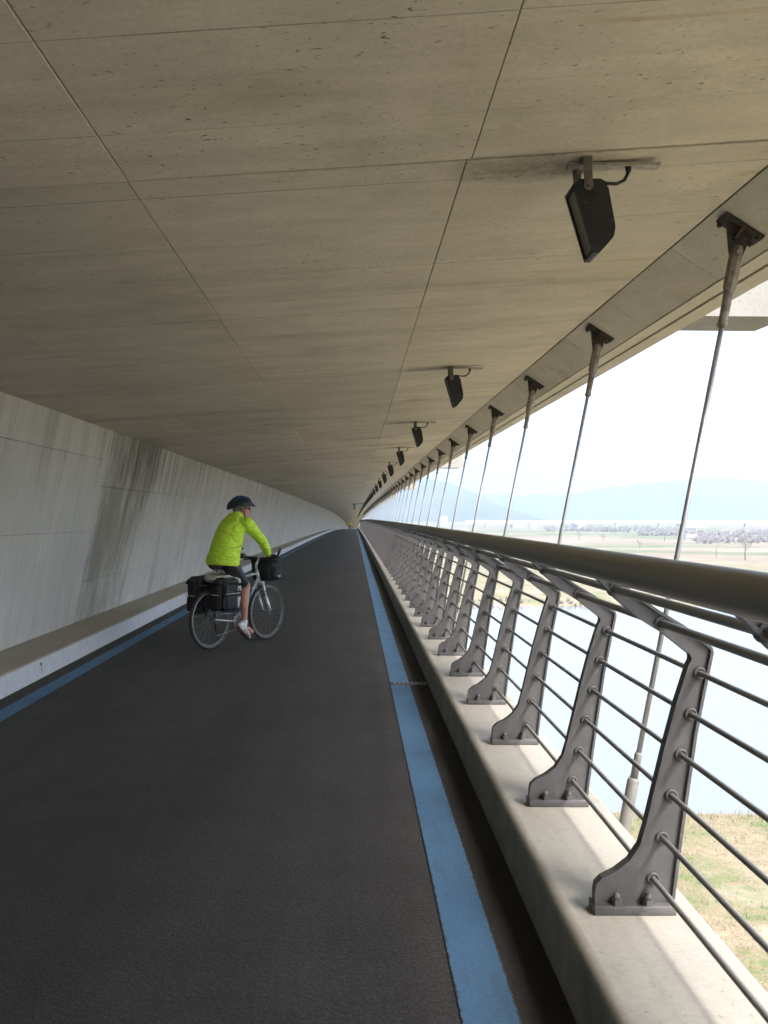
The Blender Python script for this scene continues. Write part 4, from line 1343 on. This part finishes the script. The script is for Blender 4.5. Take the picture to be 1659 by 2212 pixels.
for sg in (-1, 1): limb(b, [V(sg * .19, 0, 1.42), V(sg * .25, -.03, 1.14), V(sg * .243, .08, .96)], [.07, .058, .048])
organic(b, 'jacket', plain('yellow_jacket', (0.62, 0.56, 0.06), 0.6), p2, .02, 3)

# ------------------------------------------------------------------ landscape
GZ = -9.5
WATER = -10.0
def gheight(x, y):
    n = mnoise.noise(Vector((x * .02, y * .02, 1.3)))
    n2 = mnoise.noise(Vector((x * .09, y * .09, 4.3)))
    near_edge = 36.3 + 1.2 * mnoise.noise(Vector((x * .05, 0, 0))) + x * .01
    far_edge = 113 + 4.0 * mnoise.noise(Vector((x * .02, 3, 0))) + x * .02
    z = GZ + 0.25 * n + 0.10 * n2
    if y < near_edge - 3: pass
    elif y < near_edge + 2: z = z + (-11.2 - z) * ((y - near_edge + 3) / 5) ** 1.3
    elif y < far_edge - 3: z = -11.2
    elif y < far_edge + 5: z = -11.2 + (z + 11.2) * ((y - far_edge + 3) / 8)
    else:
        f = min(1, (y - far_edge - 5) / 60)
        z += f * (0.5 + 0.8 * n)
    return z
def grid(name, xs, ys, fn, mat, smooth=True):
    b = MB()
    nx = len(xs)
    vs = [(x, y, fn(x, y)) for y in ys for x in xs]
    fs = [(j * nx + i, j * nx + i + 1, (j + 1) * nx + i + 1, (j + 1) * nx + i) for j in range(len(ys) - 1) for i in range(nx - 1)]
    b.add(vs, fs, smooth)
    return b.build(name, mat)
def steps(a, b, d0, grow, lim=1e9):
    out = [a]; d = d0
    while out[-1] < b:
        out.append(min(b, out[-1] + d)); d = min(d * grow, lim)
    return out

t = NT('dry_grass_ground')
p = t.pos()
x_, y_, z_ = t.sep(p)
n1 = t.noise(p, 0.22, 5, 0.65); n2 = t.noise(p, 2.4, 5, 0.7); n3 = t.noise(p, 16.0, 4, 0.7)
c = t.mix(t.mr(n2, 0.3, 0.7), (0.225, 0.18, 0.115), (0.365, 0.305, 0.205))
c = t.mul(c, t.mr(n3, 0.3, 0.7, 0.55, 1.2))
g = t.math('MULTIPLY', t.mr(n1, 0.45, 0.55), t.mr(n2, 0.40, 0.58))
c = t.mix(t.math('MULTIPLY', g, 0.75), c, (0.10, 0.15, 0.045))
bare = t.mr(t.noise(t.vadd(p, (31, 8, 0)), 0.16, 4, 0.6), 0.54, 0.66, 0, 0.75)
c = t.mix(bare, c, (0.40, 0.345, 0.27))
# fields far beyond the river: bands of plough, winter grass and green crop
fb = t.noise(t.scale(p, (0.004, 0.010, 0)), 1.0, 2, 0.5)
farm = t.mr(y_, 160, 210)
fc = t.mix(t.mr(fb, 0.455, 0.485), (0.235, 0.19, 0.14), (0.155, 0.165, 0.09))
fc = t.mix(t.mr(t.noise(t.scale(p, (0.006, 0.02, 0)), 1.0, 3, 0.5), 0.56, 0.58), fc, (0.27, 0.215, 0.165))
fc = t.mul(fc, t.mr(t.noise(p, 0.08, 5, 0.7), 0.3, 0.7, 0.75, 1.25))
c = t.mix(farm, c, fc)
t.bump(n3, 0.6, 0.05)
M['ground'] = t.out(c, 0.95, 0, 0.1)
xs = [-q for q in reversed(steps(3, 9000, 6, 1.18))] + steps(3, 60, 1.0, 1.01) + steps(62, 9000, 4, 1.15)
xs = sorted(set(xs))
ys = sorted(set([-q for q in reversed(steps(10, 6000, 6, 1.25))] + steps(-6, 45, 1.0, 1.0) + steps(48, 130, 2.2, 1.0) + steps(134, 9000, 5, 1.12)))
ground = grid('ground', xs, ys, gheight, M['ground'])
tag(ground, kind='structure')

t = NT('river_water')
p = t.pos()
t.bump(t.noise(t.scale(p, (1.0, 1.6, 1)), 1.3, 4, 0.6), 0.3, 0.05)
t.bsdf.inputs['IOR'].default_value = 1.333
M['water'] = t.out((0.20, 0.21, 0.205), 0.12, 0, 0.5)
river = grid('river', [-4000, -400, -60, 0, 60, 400, 4000], [34, 50, 80, 100, 121], lambda x, y: WATER, M['water'])
tag(river, kind='structure')

# grass tufts on the near bank
t = NT('grass_blades')
rn = t.n.new('ShaderNodeVertexColor') if False else None
p = t.pos()
a = t.noise(p, 0.22, 5, 0.65)
c = t.mix(t.mr(t.noise(p, 3.0, 3), 0.3, 0.7), (0.30, 0.235, 0.13), (0.46, 0.385, 0.25))
c = t.mix(t.math('MULTIPLY', t.mr(a, 0.47, 0.57), t.mr(t.noise(p, 2.4, 5, 0.7), 0.40, 0.56, 0, 0.95)), c, (0.13, 0.21, 0.05))
M['blades'] = t.out(c, 0.9, 0, 0.1)
b = MB(); vs = []; fs = []
rg = random.Random(3)
for k in range(9000):
    y = rg.uniform(16, 36.5); x = rg.uniform(2.5, 26)
    if mnoise.noise(Vector((x * .16 + 5, y * .16 + 1, 0))) > 0.28 and rg.random() < .85: continue
    z = gheight(x, y)
    if z < -9.9: continue
    hgt = rg.uniform(.05, .17) * (1.8 if y > 33.5 else 1)
    for q in range(4):
        an = rg.uniform(0, 6.28); w = rg.uniform(.006, .014); ln = rg.uniform(.02, .10)
        dx_, dy_ = math.cos(an), math.sin(an)
        bx, by = x + rg.uniform(-.09, .09), y + rg.uniform(-.09, .09)
        i0 = len(vs)
        vs += [(bx - dy_ * w, by + dx_ * w, z - .02), (bx + dy_ * w, by - dx_ * w, z - .02), (bx + dx_ * ln, by + dy_ * ln, z + hgt * rg.uniform(.6, 1.2))]
        fs.append((i0, i0 + 1, i0 + 2))
me = bpy.data.meshes.new('bank_grass'); me.from_pydata(vs, [], fs); me.materials.append(M['blades'])
og = bpy.data.objects.new('bank_grass', me); COL.objects.link(og)
tag(og, 'dry straw coloured grass with green patches on the near river bank', 'grass', kind='stuff')

def at(px_, py_, lift=0.0):
    """ground point seen at a place of the photograph (1659 wide), on the plain"""
    Y = 1982 * (EYE - GZ) / (py_ - 1114.0)
    return ((px_ - 765) / 1982 * Y, Y)

# bare trees beyond the river
M['bark'] = plain('bare_bark', (0.105, 0.09, 0.085), 0.9, 0, 0.2, 8)
M['twigs'] = plain('bare_twigs', (0.22, 0.20, 0.19), 0.9, 0, 0.2, 3)
def bare_tree(px_, base_py, h_px, label, seed, spread=.38):
    x, y = at(px_, base_py)
    z = gheight(x, y)
    h = h_px / 1982 * y
    rg = random.Random(seed)
    root = empty('bare_tree', (x, y, z))
    tag(root, label, 'tree', 'bare trees beyond the river')
    tr = MB(); cr = MB()
    tr.tube([(0, 0, -.1), (rg.uniform(-.02, .02) * h, 0, h * .25), (rg.uniform(-.03, .03) * h, 0, h * .45), (0, 0, h * .75)], [h * .022, h * .017, h * .013, h * .005], 7)
    def branch(p_, d, ln, r, dep):
        q = p_ + d * ln
        m_ = p_ + d * ln * .5 + Vector((rg.uniform(-1, 1), rg.uniform(-1, 1), rg.uniform(0, 1))) * ln * .08
        cr.tube([p_, m_, q], [r, r * .8, r * .5], 4, caps=False)
        if dep == 0: return
        for _ in range(3 if dep > 1 else 4):
            dd = (d + Vector((rg.uniform(-1, 1), rg.uniform(-1, 1), rg.uniform(-.3, .8))) * .75).normalized()
            st = p_ + d * ln * rg.uniform(.45, 1)
            branch(st, dd, ln * rg.uniform(.5, .72), r * .6, dep - 1)
    for k in range(9):
        an = rg.uniform(0, 6.28); st = rg.uniform(.28, .7)
        d = Vector((math.cos(an), math.sin(an), rg.uniform(.6, 1.4))).normalized()
        branch(Vector((0, 0, h * st)), d, h * spread * (1.05 - st * .6), h * .009, 3)
    tr.build('trunk', M['bark'], root); cr.build('crown', M['twigs'], root)
bare_tree(1610, 1219, 60, 'larger bare tree standing alone at the right edge beyond the river', 1)
bare_tree(1435, 1172, 28, 'small bluish bare tree just left of the nearest hanger rod', 2, .45)
bare_tree(1382, 1192, 20, 'small bare tree in the field left of the nearest hanger rod, near the rail', 3)
bare_tree(1251, 1168, 20, 'thin bare tree between the second nearest hanger rod and the brown field', 4)
bare_tree(1302, 1171, 18, 'thin bare tree right of the second nearest hanger rod, on brown field', 5)
bare_tree(1552, 1186, 22, 'low bare tree right of the green field, beside the grey scrub', 6, .5)
# slim field post by the green field
x, y = at(1547, 1212)
b = MB(); b.tube([(0, 0, -.1), (0, 0, 2.0), (0, 0, 2.9)], [.07, .06, .045], 8); b.box((0, 0, 2.6), (.3, .06, .06)); b.tube([(0, 0, 2.9), (0, 0, 2.98)], [.07, .03], 8)
o_ = b.build('field_post', M['bark']); o_.location = (x, y, gheight(x, y))
tag(o_, 'slim dark post in the green field, left of the lone bare tree', 'post')

# grey leafless scrub in bands
b = MB(); vs = []; fs = []
rg = random.Random(11)
def scrub(px0, px1, py0, py1, n, hh):
    for _ in range(n):
        x, y = at(rg.uniform(px0, px1), rg.uniform(py0, py1))
        z = gheight(x, y)
        s_ = hh * rg.uniform(.4, 1.2)
        for q in range(16):
            an = rg.uniform(0, 6.28); rr = rg.uniform(.02, .05) * s_
            tip = (x + math.cos(an) * s_ * rg.uniform(.1, .8), y + math.sin(an) * s_ * rg.uniform(.1, .8), z + s_ * rg.uniform(.3, 1))
            i0 = len(vs)
            vs.extend([(x - rr + rg.uniform(-.4, .4) * s_, y, z - .1), (x + rr + rg.uniform(-.4, .4) * s_, y + rr, z - .1), tip])
            fs.append((i0, i0 + 1, i0 + 2))
scrub(1500, 1800, 1150, 1176, 520, 2.4)
scrub(1380, 1500, 1148, 1160, 260, 3.0)
scrub(1180, 1420, 1143, 1150, 200, 3.5)
scrub(1000, 1300, 1296, 1316, 160, .6)
scrub(1300, 1700, 1304, 1316, 110, .5)
me = bpy.data.meshes.new('scrub'); me.from_pydata(vs, [], fs); me.materials.append(M['twigs'])
os_ = bpy.data.objects.new('scrub', me); COL.objects.link(os_)
tag(os_, 'grey leafless scrub and hedges in bands beyond the river', 'scrub', kind='stuff')

# pale buildings on the plain
M['white_wall'] = plain('white_render', (0.74, 0.73, 0.71), 0.8, 0, 0.06, .3)
M['roof'] = plain('pale_roof', (0.42, 0.36, 0.33), 0.8, 0, 0.1, .3)
M['pane'] = plain('dark_panes', (0.10, 0.12, 0.14), 0.3, 0, 0.1, 1)
def house(px0, px1, base_py, top_py, label, storeys=2, depth=12, tower=False, nwin=4):
    x0, y = at(px0, base_py); x1, _ = at(px1, base_py)
    z = gheight((x0 + x1) / 2, y)
    h = (base_py - top_py) / 1982 * y
    w = x1 - x0
    root = empty('building', ((x0 + x1) / 2, y, z))
    tag(root, label, 'building', 'pale buildings on the far plain')
    b = MB(); b.box((0, depth / 2, h / 2 - .5), (w, depth, h + 1)); b.build('wall', M['white_wall'], root)
    b = MB()
    if tower: b.box((0, depth / 2, h + .25), (w + .6, depth + .6, .5))
    else: b.prism([(-w / 2 - .4, h), (w / 2 + .4, h), (w / 2 - .2, h + w * .0 + 1.6), (-w / 2 + .2, h + 1.6)], (0, 0, 0), (1, 0, 0), (0, 0, 1), (0, 1, 0), -.4, depth + .4)
    b.build('roof', M['roof'], root)
    w0 = None
    for s_ in range(storeys):
        for k in range(nwin):
            if w0 is None:
                b = MB(); b.box((0, -.03, 0), (w / nwin * .42, .1, h / storeys * .45)); w0 = b.build('window', M['pane'], root); ww = w0
            else:
                ww = w0.copy(); COL.objects.link(ww); ww.parent = root
            ww.location = (-w / 2 + w * (k + .5) / nwin, 0, h * (s_ + .55) / storeys)
house(953, 966, 1138.5, 1116, 'pale tower block at the foot of the bluish mountain', 7, 14, True, 3)
house(938, 951, 1138.2, 1130, 'low pale block left of the pale tower block', 2, 14, True, 4)
house(1147, 1160, 1142, 1133, 'white block between the second and third nearest hanger rods', 3, 12, True, 4)
house(1478, 1530, 1141, 1137, 'long white shed under the far hills, right of the nearest hanger rod', 1, 20, False, 9)
house(1482, 1508, 1166.5, 1162.5, 'low white shed at the edge of the green field', 1, 6, False, 5)
house(1108, 1134, 1140.5, 1137, 'long low pale hall at the foot of the mountain slope', 1, 16, False, 6)
house(1245, 1262, 1142, 1138, 'small white hall near the middle of the far plain', 1, 12, False, 4)

# far viaduct crossing the plain
vr = empty('viaduct', (700, 830, GZ))
tag(vr, 'pale blue far viaduct running level across the plain below the hills', 'viaduct')
b = MB(); b.box((-50, 0, 5.2), (1100, 9, 1.4)); b.build('girder', M['white_wall'], vr)
b = MB(); b.box((-50, -4.6, 6.3), (1100, .3, .8)); b.build('parapet', M['white_wall'], vr)
p0 = None
for k in range(28):
    if p0 is None:
        b = MB(); b.box((0, 0, 2.0), (1.6, 5, 5.2)); b.box((0, 0, 4.35), (2.4, 7, .5)); p0 = b.build('pier', M['white_wall'], vr); pp = p0
    else: pp = p0.copy(); COL.objects.link(pp); pp.parent = vr
    pp.location = (-580 + k * 39, 0, 0)

# hills
t = NT('wooded_hill')
p = t.pos()
c = t.mix(t.mr(t.noise(p, 0.012, 6, 0.7), 0.35, 0.65), (0.05, 0.06, 0.045), (0.10, 0.095, 0.065))
M['hill'] = t.out(c, 1.0, 0, 0.0)
def hill(name, sil, Yc, depth, nx, ny, rough):
    """heightfield ridge whose skyline follows sil [(px, py)]"""
    S = [((px_ - 765) / 1982 * Yc, EYE + (1114 - py_) / 1982 * Yc) for px_, py_ in sil]
    def top(x):
        if x <= S[0][0]: return S[0][1]
        for i in range(len(S) - 1):
            if S[i][0] <= x <= S[i + 1][0]:
                f = (x - S[i][0]) / (S[i + 1][0] - S[i][0])
                f = f * f * (3 - 2 * f) * .3 + f * .7
                return S[i][1] + f * (S[i + 1][1] - S[i][1])
        return S[-1][1]
    x0, x1 = S[0][0], S[-1][0]
    xs = [x0 + (x1 - x0) * i / nx for i in range(nx + 1)]
    ys = [Yc + depth * (j / ny - .5) * 2 for j in range(ny + 1)]
    def fn(x, y):
        u = abs(y - Yc) / depth
        k = max(0, 1 - u) ** 1.2
        e = min(1, (x - x0) / (.06 * (x1 - x0)), (x1 - x) / (.06 * (x1 - x0)))
        e = max(0, e)
        r = mnoise.fractal(Vector((x / 260, y / 260, Yc)), 1.0, 2.0, 5)
        hgt = max(0, top(x) - GZ) * e
        return GZ - 6 + (hgt + 6) * k + r * rough * k * (1 if u > .05 else .4) * min(1, hgt / 60)
    o_ = grid(name, xs, ys, fn, M['hill'])
    tag(o_, kind='structure')
    return o_
hill('mountain', [(-600, 1090), (-200, 1040), (300, 1015), (700, 1018), (915, 1029), (944, 1036), (993, 1051), (1039, 1070), (1078, 1090), (1103, 1108), (1127, 1126), (1150, 1134), (1260, 1138), (1330, 1141)], 2300, 700, 150, 36, 24)
hill('hills', [(300, 1080), (700, 1060), (1000, 1062), (1180, 1074), (1300, 1056), (1420, 1040), (1560, 1032), (1680, 1040), (1850, 1050), (2100, 1030), (2500, 1060), (3000, 1090), (3600, 1100)], 3100, 800, 160, 30, 45)

# haze: one closed box of thin air round everything but the sky
b = MB(); b.box((0, 1000, 180), (18400, 17000, 400))
hz = b.build('haze', None)
hz.data.materials.clear()
hm = bpy.data.materials.new('haze_air'); hm.use_nodes = True
hn = hm.node_tree.nodes; hn.clear()
ho = hn.new('ShaderNodeOutputMaterial'); hv = hn.new('ShaderNodeVolumePrincipled')
hv.inputs['Color'].default_value = (0.545, 0.67, 0.79, 1)
hv.inputs['Density'].default_value = 0.0005
hv.inputs['Anisotropy'].default_value = 0.2
hm.node_tree.links.new(hv.outputs[0], ho.inputs['Volume'])
hz.data.materials.append(hm)
tag(hz, kind='stuff')
